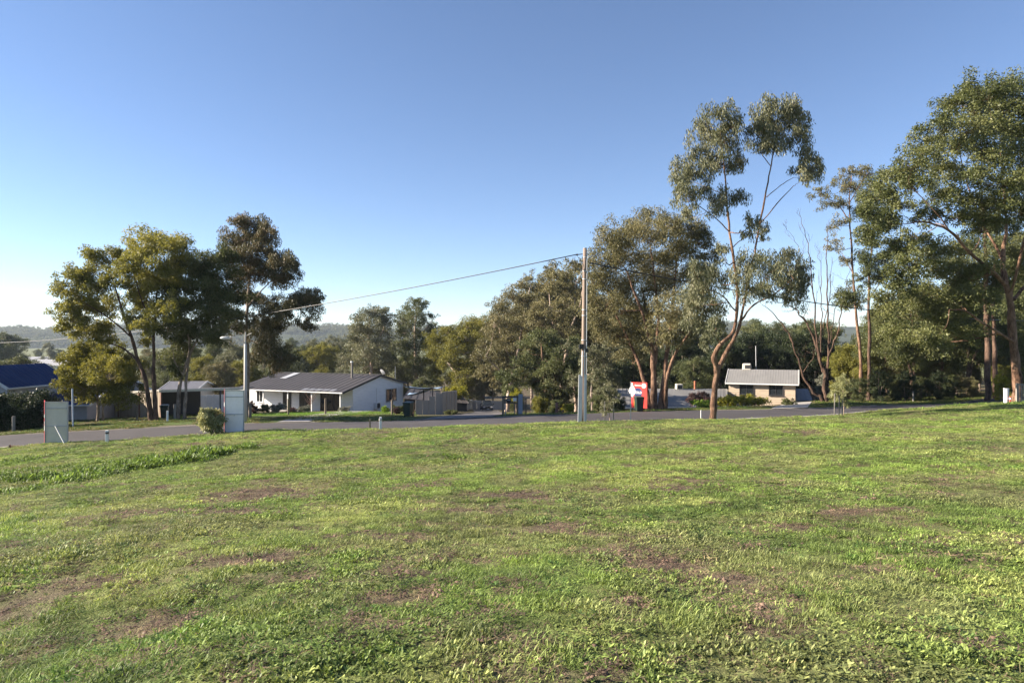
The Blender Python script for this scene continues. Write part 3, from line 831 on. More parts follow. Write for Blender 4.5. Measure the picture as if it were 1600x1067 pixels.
tree('gum_tree', 'tall single-stemmed gum with rusty top and drooping dark clumps behind the light pole', 50,
     [[(920, 930, .22), (918, 700, .19), (914, 600, .17), (915, 480, .14), (925, 350, .10), (932, 220, .06), (930, 110, .03)],
      [(915, 560, .09), (985, 505, .06, .6), (1080, 490, .05, 1.0), (1170, 470, .03, 1.2)],
      [(920, 470, .08), (1000, 380, .06, -.8), (1080, 300, .04, -1.0)],
      [(915, 620, .07), (985, 640, .05, -.6), (1050, 690, .03, -.9)],
      [(918, 480, .07), (870, 400, .05, .9), (840, 320, .03, 1.2)]],
     [(905, 105, 50, 34), (955, 115, 45, 30), (1000, 140, 36, 34), (890, 165, 60, 36), (970, 185, 66, 40), (860, 215, 50, 32), (930, 240, 80, 38), (1020, 240, 50, 36), (860, 270, 55, 34), (990, 290, 75, 36), (1080, 275, 55, 34), (1120, 290, 26, 26), (1100, 340, 42, 34), (1030, 350, 65, 34), (870, 340, 55, 40), (930, 320, 50, 34), (1200, 420, 38, 26), (1160, 430, 55, 28), (1120, 470, 50, 32), (1190, 480, 40, 44), (1180, 550, 26, 30), (1010, 450, 65, 34), (1060, 500, 60, 36), (990, 520, 60, 34), (960, 580, 50, 40), (1030, 560, 45, 32), (1000, 640, 65, 38), (1070, 680, 42, 44), (1040, 740, 26, 50), (960, 690, 42, 44), (880, 420, 55, 38), (860, 500, 50, 36), (850, 560, 36, 30), (935, 430, 40, 30)],
     BARK_GREY, LF_RUST, 3, depth=1.9, grow=1.2, leaf=(.18, .052), cover=1.4, droop=.8, **LK)
# small dense round tree
tree('round_tree', 'low round-headed tree with golden sunlit side beside the blue-roofed house', 49,
     [[(258, 975, .16), (262, 900, .14), (250, 820, .08)], [(282, 975, .13), (285, 890, .11), (320, 810, .07)]],
     [(220, 690, 75, 45), (160, 720, 50, 50), (270, 670, 60, 40), (330, 700, 70, 50), (385, 760, 55, 55), (150, 790, 50, 50), (220, 770, 90, 60), (300, 770, 90, 60), (370, 820, 60, 45), (160, 840, 50, 36), (230, 850, 70, 40), (310, 850, 80, 40), (190, 660, 40, 30)],
     BARK_GREY, LF_OLIVE, 4, depth=2.2, leaf=(.16, .07), cover=2.6, droop=.1, shell=.6, twig=.6, **LK)

# ---- the tall gum by the road (crop: x/1.9405+900, y/1.94+130)
HK = dict(ox=900, oy=130, k=1.9405)
tree('gum_tree', 'tall open gum with red-brown twisting trunk and two high stems, on the near verge', 34.5,
     [[(415, 1018, .30), (420, 930, .27), (428, 870, .25), (418, 830, .21, -.3), (440, 790, .17, -.4), (478, 750, .15), (490, 660, .13), (488, 600, .12), (470, 480, .10), (458, 370, .085), (450, 260, .065), (440, 190, .04)],
      [(428, 870, .22), (458, 812, .19, .3), (490, 750, .15, .5), (505, 690, .11, .7), (530, 560, .10, .8), (545, 500, .095, .8), (560, 410, .08, .9), (582, 300, .065, 1.0), (595, 230, .05, 1.1), (610, 150, .03, 1.2)],
      [(500, 720, .09, .5), (540, 670, .07, 0), (600, 640, .055, -.4), (660, 590, .035, -.8)],
      [(560, 425, .05, .9), (610, 365, .04, .4), (660, 310, .03, .1)],
      [(578, 345, .04, 1.0), (620, 310, .03, 1.4), (660, 285, .02, 1.6)],
      [(465, 450, .05), (420, 405, .04, -.5), (370, 370, .025, -.8)],
      [(455, 340, .04), (410, 320, .03, .5), (360, 300, .02, .8)],
      [(478, 495, .045), (500, 475, .03, .4), (535, 455, .02, .6)],
      [(590, 250, .04, 1.1), (560, 210, .03, .8), (540, 170, .02, .6)],
      [(485, 690, .06, 0), (440, 640, .05, -.8), (390, 620, .03, -1.1)]],
     [(440, 90, 52, 28), (390, 115, 34, 28), (480, 120, 34, 40), (410, 160, 55, 36), (460, 185, 46, 38), (370, 210, 42, 34), (430, 235, 50, 30), (330, 260, 40, 36), (375, 265, 46, 32), (320, 310, 30, 36), (340, 345, 36, 36), (330, 395, 22, 30), (455, 345, 52, 28), (430, 370, 36, 30), (490, 240, 32, 34), (395, 310, 30, 24),
      (600, 70, 60, 30), (660, 75, 48, 32), (560, 105, 46, 32), (625, 115, 62, 36), (690, 110, 26, 36), (550, 150, 40, 32), (610, 165, 60, 32), (680, 165, 32, 40), (570, 190, 30, 24), (700, 215, 30, 26), (710, 255, 42, 26), (735, 250, 18, 24), (680, 270, 28, 22), (695, 290, 20, 20),
      (535, 420, 24, 26), (520, 450, 20, 16), (570, 440, 20, 22), (565, 465, 12, 14), (445, 500, 18, 24),
      (530, 540, 56, 28), (570, 570, 44, 36), (500, 580, 36, 36), (545, 615, 60, 30), (430, 590, 42, 38), (380, 620, 50, 42), (345, 660, 38, 42), (400, 680, 50, 44), (350, 720, 34, 38), (420, 730, 32, 36), (640, 520, 42, 24), (670, 550, 36, 30), (650, 590, 45, 32), (690, 590, 24, 34), (680, 640, 24, 44), (620, 560, 34, 32), (640, 640, 20, 30), (590, 630, 24, 24), (360, 570, 30, 30), (400, 780, 22, 26)],
     BARK_RED, LF_GREY, 5, depth=1.5, leaf=(.18, .042), cover=1.05, droop=1.0, sub=1.0, hang=1.25, thick=.9, **HK)
# ---- bronze multi-stem gum behind the red sign
tree('gum_tree', 'wide bronze-green gum with several fanning pinkish trunks, directly behind the red sold sign', 51,
     [[(237, 985, .30), (235, 900, .26), (232, 820, .22), (215, 740, .16, -1), (180, 640, .10, -1.6), (150, 560, .05, -2)],
      [(255, 985, .28), (268, 900, .24), (275, 820, .20), (290, 720, .15, .8), (300, 600, .09, 1.2), (310, 480, .05, 1.4)],
      [(228, 985, .22), (200, 880, .15, .8), (165, 790, .12, 1.4), (120, 700, .08, 2.2), (90, 620, .04, 2.6)],
      [(272, 985, .20), (275, 900, .15, -.8), (300, 820, .12, -1.4), (335, 770, .08, -2), (370, 700, .05, -2.2)],
      [(240, 850, .16), (250, 720, .13, .3), (240, 600, .09, .4), (225, 480, .05, .5)],
      [(236, 860, .13), (225, 740, .10, 1.5), (200, 620, .06, 2.2)]],
     [(215, 400, 45, 26), (280, 420, 55, 28), (160, 450, 60, 30), (110, 480, 50, 34), (230, 460, 70, 36), (330, 440, 50, 34), (380, 470, 40, 36), (80, 540, 40, 40), (150, 520, 65, 40), (230, 530, 70, 40), (310, 510, 70, 40), (400, 520, 34, 36), (60, 600, 36, 36), (120, 600, 65, 42), (200, 610, 70, 42), (290, 600, 75, 44), (360, 570, 50, 42), (70, 670, 45, 40), (140, 680, 60, 40), (220, 690, 65, 42), (300, 680, 60, 44), (370, 650, 45, 44), (120, 750, 50, 36), (200, 760, 55, 34), (330, 740, 45, 34), (75, 740, 36, 36), (270, 770, 40, 28), (170, 820, 40, 30)],
     BARK_RED, LF_BROWN, 6, depth=3.6, thick=1.3, grow=1.15, leaf=(.19, .055), cover=1.05, droop=.6, sub=1.1, **HK)

# ---- right-hand trees (crop: x/1.905+1200, y/1.905+100)
RK = dict(ox=1200, oy=100, k=1.905)
tree('gum_tree', 'biggest gum with spreading olive crown, thick ribbed trunk at the right edge of the photo', 40.5,
     [[(738, 1012, .42), (744, 930, .36), (730, 820, .33), (722, 700, .29), (705, 640, .24), (700, 560, .17, .6), (710, 480, .12, 1.0), (700, 360, .07, 1.2), (690, 240, .04, 1.2)],
      [(712, 660, .19), (660, 610, .15, -.8), (600, 560, .13, -1.4), (540, 495, .10, -2.0), (470, 470, .07, -2.4), (410, 475, .04, -2.6)],
      [(712, 650, .16), (690, 560, .12, 1.2), (640, 480, .09, 1.8), (600, 380, .06, 2.2), (570, 260, .04, 2.4)],
      [(732, 700, .16), (780, 640, .13, .6), (840, 560, .10, 1.0), (880, 440, .06, 1.2)],
      [(735, 830, .13), (690, 800, .11, -.8), (640, 770, .09, -1.4), (590, 735, .07, -1.8), (540, 730, .04, -2)],
      [(720, 690, .12), (760, 540, .10, -1.2), (770, 400, .07, -1.8), (750, 260, .04, -2)],
      [(540, 495, .06, -2.0), (500, 440, .05, -2.4), (420, 360, .03, -2.8)]],
     [(640, 70, 65, 36), (580, 95, 55, 36), (700, 75, 60, 36), (540, 130, 34, 34), (620, 130, 75, 38), (710, 130, 75, 44), (780, 110, 55, 48), (510, 180, 46, 36), (580, 190, 70, 38), (660, 190, 70, 40), (740, 200, 70, 46), (470, 235, 55, 40), (550, 250, 65, 36), (630, 260, 70, 38), (720, 270, 75, 42), (800, 220, 60, 60), (430, 290, 50, 40), (510, 300, 50, 34), (600, 320, 75, 36), (690, 340, 80, 40), (770, 340, 60, 46), (390, 330, 45, 36), (440, 360, 50, 34), (340, 390, 46, 40), (400, 420, 40, 30), (300, 440, 36, 34), (350, 460, 40, 34), (500, 390, 52, 30), (580, 400, 75, 36), (670, 420, 75, 34), (750, 430, 60, 40), (480, 450, 46, 26), (560, 450, 50, 26), (300, 500, 30, 40), (640, 480, 50, 26), (820, 400, 60, 60), (830, 300, 50, 50), (440, 510, 40, 30), (380, 540, 50, 36), (470, 560, 60, 36), (540, 550, 52, 30), (420, 600, 60, 40), (510, 620, 70, 40), (600, 620, 60, 36), (400, 660, 46, 36), (470, 690, 70, 40), (560, 690, 65, 38), (400, 800, 50, 40), (480, 820, 60, 40), (560, 800, 50, 36), (620, 790, 40, 36), (350, 700, 36, 36), (430, 740, 60, 38), (520, 755, 60, 32), (630, 700, 50, 36)],
     BARK_RED, LF_BIG, 7, depth=3.2, leaf=(.16, .065), cover=1.35, droop=.3, sub=1.1, **RK)
tree('gum_tree', 'slender gum with thin bronze crown high on a leaning trunk, right of the bare tree', 62,
     [[(278, 985, .24), (275, 860, .20), (262, 740, .17), (252, 620, .14), (246, 480, .10), (242, 400, .07), (250, 330, .04)],
      [(246, 470, .07), (200, 410, .05, .6), (150, 390, .03, 1)], [(244, 410, .06), (280, 350, .04, -.8), (300, 320, .02, -1)], [(252, 620, .05), (220, 560, .03, 1)]],
     [(235, 320, 34, 18), (285, 320, 32, 24), (215, 350, 34, 22), (265, 360, 34, 24), (150, 385, 26, 18), (190, 405, 28, 20), (225, 420, 26, 20), (310, 370, 22, 22), (210, 470, 26, 22), (200, 530, 22, 26), (285, 400, 20, 20), (230, 580, 22, 18), (230, 690, 28, 22), (250, 720, 26, 20)],
     BARK_RED, LF_BROWN, 8, depth=1.5, leaf=(.2, .06), cover=.75, droop=.7, **RK)
tree('gum_tree', 'straight dark-stemmed gum standing just right of the slender bronze gum', 60,
     [[(300, 985, .25), (302, 820, .21), (300, 660, .16), (310, 540, .12), (320, 430, .07)], [(302, 700, .06), (340, 640, .04, .8)], [(305, 640, .06), (270, 560, .04, -1)]],
     [(320, 400, 45, 34), (290, 450, 32, 36), (350, 470, 40, 36), (300, 520, 36, 34), (350, 560, 42, 36), (310, 590, 46, 34), (350, 630, 36, 30), (290, 640, 26, 24), (330, 340, 34, 28)],
     BARK_DARK, LF_DARK, 9, depth=1.8, leaf=(.2, .065), cover=1.3, droop=.5, **RK)
tree('gum_tree', 'straight gum with shade-darkened trunk behind the big right-hand gum, left of a twin trunk', 52,
     [[(655, 1002, .34), (654, 850, .30), (650, 700, .26), (648, 560, .20), (640, 420, .12)], [(650, 640, .10), (600, 560, .07, 1.2), (560, 500, .04, 1.6)]],
     [(620, 540, 60, 40), (690, 560, 55, 40), (560, 600, 60, 42), (620, 640, 60, 40), (690, 660, 50, 40), (740, 620, 45, 45), (760, 700, 45, 40), (590, 690, 45, 36), (720, 730, 45, 30), (780, 560, 45, 50)],
     BARK_DARK, LF_DARK, 10, depth=2.2, leaf=(.18, .065), cover=1.35, droop=.4, **RK)  # dark bark stands for the big crown's shade on this trunk
tree('gum_tree', 'reddish-trunked gum close behind the big right-hand gum, right of the shade-darkened straight trunk', 54,
     [[(676, 1002, .26), (674, 850, .23), (670, 700, .19), (678, 560, .14), (690, 430, .08)]],
     [(700, 500, 55, 40), (650, 470, 45, 36), (740, 540, 50, 40), (720, 600, 50, 36), (680, 400, 45, 36)],
     BARK_DARK, LF_DARK, 11, depth=1.8, leaf=(.18, .065), cover=1.3, droop=.4, **RK)  # bark colour kept dark for the shade cast by the big gum

# ---- bare, half dead tree: fans of naked branches (crop: x/3.1375+1160, y/3.1375+300)
def bare_tree():
    Y = 57.5; r = np.random.RandomState(12); k = 3.1375
    cv = lambda px, py, dy=0.0: np.array(P(px / k + 1160, py / k + 300, Y + dy))
    bs = at(410 / k + 1160, Y); b = np.array(bs)
    limbs = [[(410, 1025, .26), (400, 900, .22), (375, 790, .17), (345, 700, .12), (300, 620, .08), (240, 560, .05), (150, 530, .02)],
             [(400, 1020, .20), (350, 980, .16, .3), (300, 900, .13, .6), (260, 790, .11, .9), (225, 690, .08, 1.2), (160, 600, .05, 1.4), (95, 550, .02, 1.5)],
             [(395, 880, .14), (365, 700, .10, -.5), (350, 500, .07, -.8), (330, 330, .045, -1), (305, 180, .03, -1.1), (275, 80, .008, -1.2)],
             [(412, 1000, .18), (418, 850, .14, .4), (422, 650, .10, .6), (415, 450, .07, .7), (416, 280, .04, .7), (414, 150, .01, .7)],
             [(415, 900, .12), (430, 780, .10, -.6), (470, 680, .08, -1), (490, 560, .05, -1.2), (510, 440, .03, -1.3), (530, 360, .01, -1.4)],
             [(385, 800, .08), (390, 640, .06, 1.0), (385, 480, .04, 1.3), (380, 340, .025, 1.4), (352, 260, .008, 1.4)],
             [(350, 500, .04, -.8), (300, 340, .03, -1.2), (260, 240, .02, -1.3), (210, 160, .006, -1.4)],
             [(320, 640, .06), (270, 590, .04, -.5), (250, 520, .03, -.6), (225, 470, .01, -.6)],
             [(425, 760, .06), (450, 600, .04, .6), (470, 520, .02, .8), (450, 460, .008, .8)],
             [(300, 880, .05), (350, 800, .03, -.8), (300, 785, .01, -1)],
             [(395, 700, .05), (430, 480, .035, -.9), (440, 320, .012, -1)]]
    paths = []
    def twigs(p, q, depth):
        for _ in range(3 if depth else 5):
            i = r.randint(len(p) // 3, len(p) - 1); d = p[min(i + 1, len(p) - 1)] - p[i - 1]; d /= np.linalg.norm(d) + 1e-6
            L = r.uniform(.5, 1.5) * (.6 if depth else 1.0)
            e = d * .6 + r.normal(0, .5, 3) + np.array([0, 0, .5]); e /= np.linalg.norm(e)
            pp = [p[i], p[i] + e * L * .5 + r.normal(0, .05, 3), p[i] + e * L + np.array([0, 0, .12 * L])]
            a, bb = smooth_path(pp, [max(.008, q[i] * .45), max(.006, q[i] * .3), .004], 3)
            paths.append((a, bb, 4))
            if depth < 1: twigs(a, bb, depth + 1)
    for L in limbs:
        p, q = smooth_path([cv(*(w[:2] + w[3:])) - b for w in L], [w[2] * .75 for w in L], 4, .05, r)
        if L[0][1] > 990: p[0][2] = -.15
        paths.append((p, q, 8)); twigs(p, q, 0)
    V, Q = tubes_np(paths, 0)
    wood = fast_mesh('bare_wood', V, Q); wood.polygons.foreach_set('use_smooth', [True] * len(wood.polygons))
    cl = [(cv(500, 510, -1.2) - b, (1.2, 1.0, .8)), (cv(540, 520, -1.2) - b, (.8, .8, .8)), (cv(560, 780) - b, (.7, .7, .5))]
    _, crown = make_tree_meshes('bare', [(([cv(490, 560, -1.2) - b, cv(500, 520, -1.2) - b, cv(510, 480, -1.2) - b]), [.04, .03, .02])], cl[:2], r, leaf=(.2, .065), cover=.9)
    put_tree('bare_tree', bs, wood, crown, BARK_DARK, LF_DARK, 'leafless half-dead tree fanning thin bare branches, right of the tan house')
bare_tree()
print('tris', TREE_TRIS)
# ---- middle-distance wood behind the white house (crop: x/3.3333+480, y/3.3333+380)
MK = dict(ox=480, oy=380, k=3.33333)
tree('gum_tree', 'tall grey-green gum rising left behind the ridge of the white house', 128,
     [[(330, 720, .5), (335, 600, .42), (320, 500, .3), (330, 380, .15)], [(332, 620, .25), (270, 520, .15, 2), (260, 420, .08, 3)], [(330, 560, .25), (390, 460, .15, -2), (410, 380, .08, -3)]],
     [(330, 350, 55, 28), (390, 365, 42, 32), (280, 385, 42, 32), (340, 400, 70, 34), (410, 410, 38, 40), (260, 430, 40, 34), (310, 450, 65, 34), (390, 460, 52, 36), (230, 480, 34, 34), (290, 510, 70, 40), (380, 520, 60, 40), (230, 540, 42, 40), (300, 570, 70, 42), (380, 590, 60, 44), (220, 610, 50, 42), (300, 640, 70, 40), (390, 650, 60, 36)],
     BARK_PALE, LF_GREY, 21, depth=5, leaf=(.34, .13), cover=1.25, droop=.6, **MK)
tree('gum_tree', 'high open-topped gum with small separate crown clumps, centre of the wood behind the white house', 132,
     [[(570, 720, .5), (565, 600, .40), (560, 480, .28), (565, 380, .16), (570, 310, .08)], [(562, 500, .2), (620, 440, .12, 2), (650, 400, .06, 2)], [(562, 470, .2), (500, 400, .1, -2), (480, 380, .05, -3)]],
     [(570, 295, 42, 22), (545, 330, 42, 26), (600, 320, 30, 26), (505, 365, 42, 26), (560, 370, 60, 28), (640, 375, 28, 18), (480, 410, 36, 30), (540, 415, 56, 30), (600, 405, 34, 26), (655, 430, 38, 26), (500, 460, 46, 34), (560, 470, 50, 34), (640, 470, 42, 30), (480, 520, 52, 38), (560, 530, 60, 40), (620, 520, 42, 36), (430, 540, 44, 36), (470, 590, 62, 42), (550, 600, 60, 42), (600, 620, 50, 40), (420, 610, 50, 44), (480, 660, 66, 38), (560, 670, 60, 38)],
     BARK_PALE, LF_DARK, 22, depth=5, leaf=(.34, .12), cover=1.2, droop=.6, **MK)
tree('gum_tree', 'broad dome-headed olive gum right of the open-topped gum behind the shade sails', 120,
     [[(780, 800, .5), (780, 700, .4), (770, 580, .25), (790, 460, .1)], [(778, 680, .25), (700, 580, .15, 2), (670, 500, .08, 3)], [(780, 660, .25), (860, 570, .15, -2), (890, 490, .08, -3)]],
     [(840, 425, 52, 24), (780, 445, 60, 30), (900, 460, 42, 34), (720, 455, 46, 28), (670, 490, 46, 34), (740, 500, 66, 36), (820, 490, 70, 36), (890, 510, 48, 40), (650, 540, 42, 40), (720, 550, 66, 42), (800, 560, 70, 42), (870, 570, 52, 42), (660, 600, 48, 44), (740, 620, 70, 44), (820, 630, 66, 44), (670, 660, 48, 42), (740, 690, 66, 40), (820, 700, 62, 44), (790, 760, 60, 40), (860, 650, 45, 45)],
     BARK_PALE, LF_OLIVE, 23, depth=5, leaf=(.32, .13), cover=1.4, droop=.4, **MK)
tree('gum_tree', 'tall bronze gum with stepped crown left of the power pole', 98,
     [[(1040, 850, .5), (1060, 720, .42), (1100, 560, .3), (1130, 380, .18), (1160, 230, .08)], [(1080, 640, .25), (1010, 500, .15, 2), (1000, 400, .08, 3)], [(1060, 700, .25), (980, 640, .15, -2), (930, 580, .08, -3)]],
     [(1160, 175, 46, 26), (1110, 215, 50, 30), (1180, 225, 42, 32), (1050, 270, 55, 34), (1130, 285, 60, 36), (1000, 320, 44, 38), (1080, 345, 66, 40), (1160, 340, 50, 40), (980, 400, 44, 42), (1050, 420, 66, 44), (1130, 420, 60, 44), (960, 470, 42, 40), (1030, 500, 66, 44), (910, 530, 44, 40), (980, 560, 60, 42), (900, 590, 38, 40), (960, 630, 56, 40), (1040, 590, 60, 44), (1060, 660, 55, 40), (920, 660, 46, 40), (1000, 710, 52, 36)],
     BARK_PALE, LF_BROWN, 24, depth=5, leaf=(.28, .10), cover=1.15, droop=.6, **MK)
tree('gum_tree', 'tallest bronze gum reaching the wire, immediately left of the power pole', 92,
     [[(1320, 870, .5), (1330, 700, .42), (1360, 520, .32), (1390, 340, .2), (1400, 200, .1)], [(1350, 580, .25), (1280, 420, .16, 2), (1260, 250, .08, 3)], [(1370, 450, .22), (1420, 320, .14, -2), (1440, 200, .06, -3)]],
     [(1280, 125, 42, 34), (1240, 170, 46, 36), (1310, 165, 46, 34), (1390, 105, 46, 30), (1430, 120, 40, 36), (1350, 165, 46, 40), (1410, 190, 56, 40), (1260, 225, 50, 36), (1360, 240, 50, 36), (1430, 260, 46, 42), (1330, 300, 50, 34), (1240, 330, 60, 36), (1180, 370, 50, 40), (1300, 370, 60, 40), (1400, 350, 56, 44), (1230, 420, 62, 42), (1330, 450, 66, 44), (1420, 440, 50, 44)],
     BARK_PALE, LF_BROWN, 25, depth=4.5, leaf=(.28, .10), cover=1.1, droop=.6, **MK)
tree('leafy_tree', 'dense dark green tree low behind the driveway gate, left of the power pole', 74,
     [[(1250, 880, .4), (1240, 760, .3), (1230, 640, .2), (1220, 520, .1)], [(1245, 760, .2), (1330, 660, .12, 1), (1370, 580, .06, 2)]],
     [(1210, 490, 70, 40), (1290, 500, 70, 40), (1370, 520, 52, 44), (1150, 550, 60, 44), (1230, 570, 76, 46), (1320, 590, 76, 46), (1400, 610, 46, 46), (1120, 620, 55, 42), (1200, 650, 76, 46), (1290, 670, 76, 46), (1380, 690, 56, 46), (1110, 690, 55, 40), (1060, 700, 55, 40), (1190, 720, 66, 40), (1290, 750, 70, 42), (1390, 770, 50, 42), (1010, 690, 45, 36), (1050, 750, 44, 30), (1340, 820, 50, 30), (1240, 810, 60, 32)],
     BARK_RED, LF_DARK, 26, depth=3, leaf=(.24, .10), cover=1.3, droop=.4, **MK)
tree('leafy_tree', 'dark bushy tree directly behind the foot of the power pole', 60,
     [[(1490, 880, .22), (1480, 780, .16), (1490, 640, .1)], [(1440, 870, .14), (1425, 790, .10), (1440, 680, .06)]],
     [(1440, 560, 52, 40), (1510, 560, 52, 40), (1560, 620, 50, 44), (1450, 640, 56, 44), (1520, 680, 60, 44), (1400, 700, 40, 40), (1460, 730, 56, 42), (1540, 760, 52, 40), (1590, 700, 45, 45), (1490, 800, 40, 30), (1580, 790, 45, 35)],
     BARK_PALE, LF_GREY, 27, depth=2.2, leaf=(.17, .065), cover=1.3, droop=.4, **MK)

# ---- generic wood trees: a few shapes, copied
def wild_tree(name, seed, H, crown_w, crown_lo, leafs, cover, nst=1, dens=1.0, round_=False):
    r = np.random.RandomState(seed); stems = []
    for s in range(nst):
        th = r.rand() * 6.283; o = np.array([math.cos(th), math.sin(th), 0]) * (.25 if nst > 1 else 0)
        top = np.array([r.normal(0, .10) * H * .6, r.normal(0, .10) * H * .6, H * .9]) + o * H * .25
        pts = [o * .5, o * 1.0 + np.array([0, 0, H * .25]) + r.normal(0, .012 * H, 3) * [1, 1, 0], o * 2 + (top - o * 2) * .6 + r.normal(0, .02 * H, 3) * [1, 1, 0], top]
        pts[0][2] = -.4
        r0 = H * .018
        stems.append((pts, [r0 * 1.3, r0, r0 * .6, r0 * .15]))
    cl = []
    n = int((16 if not round_ else 20) * dens)
    for i in range(n):
        t = crown_lo + (1 - crown_lo) * (i + .5) / n
        env = crown_w * (math.sin(math.pi * min(1, max(.05, (t - crown_lo) / (1 - crown_lo)) * .86 + .12)) ** (.5 if round_ else .75))
        th = r.rand() * 6.283; rad = env * r.uniform(.25, .85)
        R = H * r.uniform(.07, .12) * (1.15 if round_ else 1.0)
        cl.append((np.array([math.cos(th) * rad, math.sin(th) * rad, H * t - R * .4]), (R * 1.25, R * 1.25, R * .85)))
    return make_tree_meshes(name, stems, cl, r, leaf=leafs, cover=cover, droop=.5, twig=1.2)
PROTO = {'a': wild_tree('wood_a', 201, 16, 5.0, .30, (.30, .12), 1.25, 1), 'b': wild_tree('wood_b', 202, 18, 4.6, .42, (.30, .11), 1.15, 2),
         'c': wild_tree('wood_c', 203, 11, 4.6, .16, (.26, .12), 1.35, 2, 1.1, True), 'd': wild_tree('wood_d', 204, 20, 5.4, .45, (.32, .12), 1.1, 1),
         'e': wild_tree('wood_e', 205, 7, 3.2, .10, (.22, .09), 1.35, 2, 1.0, True)}
_pm = {}
def wood_tree(kind, px, Y, topy, leafm, label, group, seed, bark=BARK_GREY, name='wood_tree', sx=1.0):
    w, c = PROTO[kind]
    b = at(px, Y); H0 = {'a': 16, 'b': 18, 'c': 11, 'd': 20, 'e': 7}[kind]
    top = P(px, topy, Y).z; s = max(.15, (top - b.z) / (H0 * 1.0))
    rr = random.Random(seed)
    return put_tree(name, b, w, c, bark, leafm, label, 'tree', group, rz=rr.uniform(0, 6.28), s=(s * sx * rr.uniform(.9, 1.15), s * sx * rr.uniform(.9, 1.15), s))
seedn = 0
_CN = {LF_DARK.name: 'dark green', LF_OLIVE.name: 'yellow-olive', LF_BROWN.name: 'bronze', LF_GREY.name: 'grey-green', LF_BLACK.name: 'nearly black'}
_KN = {'a': 'upright round-crowned', 'b': 'tall forked', 'c': 'low bushy', 'd': 'tall', 'e': 'shrubby'}
_LM = [(-999, 'outside the left edge of the photo'), (-60, 'at the left edge'), (60, 'left of the round-headed tree'), (115, 'above the round-headed tree'), (190, 'between the left gum trunks'), (270, 'above the carport'), (330, 'beside the light pole'), (400, 'behind the rusty-topped gum'), (450, 'above the white house left half'), (535, 'above the white house middle'), (600, 'above the white house end wall'), (650, 'above the shade sails'), (720, 'beyond the driveway'), (820, 'left of the power pole'), (915, 'just right of the power pole'), (965, 'behind the red sold sign'), (1030, 'behind the low roof'), (1110, 'behind the tall roadside gum'), (1150, 'behind the tan house left half'), (1200, 'behind the tan house right half'), (1240, 'behind the bare tree'), (1300, 'behind the slender bronze gum'), (1365, 'left in the right-hand wood'), (1440, 'in the middle of the right-hand wood'), (1500, 'left of the big gum trunk'), (1560, 'behind the big gum trunk'), (1620, 'beyond the right edge')]
_ORD = ['leftmost', 'second', 'third', 'fourth', 'fifth']
BELT = []
def belt(lst, where, group, name='wood_tree', kn=None):
    global seedn
    for q in lst:
        seedn += 1
        o = wood_tree(q[0], q[1], q[2], q[3], q[4], None, group, 900 + seedn, q[5] if len(q) > 5 else BARK_GREY, name, q[6] if len(q) > 6 else 1.0)
        lm = [t for x, t in _LM if x <= q[1]][-1]
        BELT.append((q[1], _CN[q[4].name] + ' ' + (kn or _KN[q[0]]), where + ' ' + lm, o))
def name_belts():
    fam = {}
    for px, look, place, o in BELT: fam.setdefault((look, place), []).append((px, o))
    for (look, place), L in fam.items():
        L.sort(key=lambda q: q[0])
        for i, (px, o) in enumerate(L):
            o['label'] = look + ' ' + place + ('' if len(L) == 1 else ', ' + _ORD[min(i, 4)])
D_, O_, B_, G_, K_ = LF_DARK, LF_OLIVE, LF_BROWN, LF_GREY, LF_BLACK
belt([('c', 505, 150, 536, O_), ('a', 530, 160, 530, G_), ('c', 470, 170, 540, D_), ('a', 490, 210, 530, G_), ('c', 440, 150, 545, D_), ('a', 410, 160, 532, G_), ('c', 360, 130, 535, G_), ('a', 335, 140, 525, D_), ('c', 320, 105, 555, O_), ('a', 300, 120, 538, D_), ('c', 265, 125, 545, D_), ('a', 235, 150, 545, B_), ('c', 385, 100, 560, O_), ('c', 345, 92, 565, B_), ('a', 690, 150, 545, D_), ('c', 640, 140, 560, D_), ('c', 590, 135, 560, G_), ('c', 660, 105, 590, D_), ('c', 600, 108, 585, B_), ('c', 545, 112, 580, G_), ('c', 740, 118, 590, G_), ('a', 770, 125, 560, D_), ('c', 800, 100, 590, D_)],
     'tree in the wood', 'trees filling the wood behind the white house')
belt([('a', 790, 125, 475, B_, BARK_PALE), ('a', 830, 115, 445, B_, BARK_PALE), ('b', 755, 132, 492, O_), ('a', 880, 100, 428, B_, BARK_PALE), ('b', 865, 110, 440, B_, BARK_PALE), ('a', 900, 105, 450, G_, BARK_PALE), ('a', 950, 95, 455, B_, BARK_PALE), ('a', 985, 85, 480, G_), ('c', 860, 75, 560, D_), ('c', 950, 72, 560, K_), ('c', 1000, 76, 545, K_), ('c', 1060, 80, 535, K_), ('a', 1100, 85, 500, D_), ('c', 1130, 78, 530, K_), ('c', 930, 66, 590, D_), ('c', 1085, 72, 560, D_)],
     'thicket tree', 'trees in the thicket behind the red sign')
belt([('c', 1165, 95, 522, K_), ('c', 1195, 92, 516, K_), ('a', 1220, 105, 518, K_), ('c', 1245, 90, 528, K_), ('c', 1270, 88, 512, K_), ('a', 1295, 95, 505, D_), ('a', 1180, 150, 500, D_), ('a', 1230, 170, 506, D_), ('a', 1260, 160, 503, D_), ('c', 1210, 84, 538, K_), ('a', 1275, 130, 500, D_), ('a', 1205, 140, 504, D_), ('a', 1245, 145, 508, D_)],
     'tree in shade', 'shaded trees behind the tan house')
_CN[LF_BIG.name] = 'mid olive'
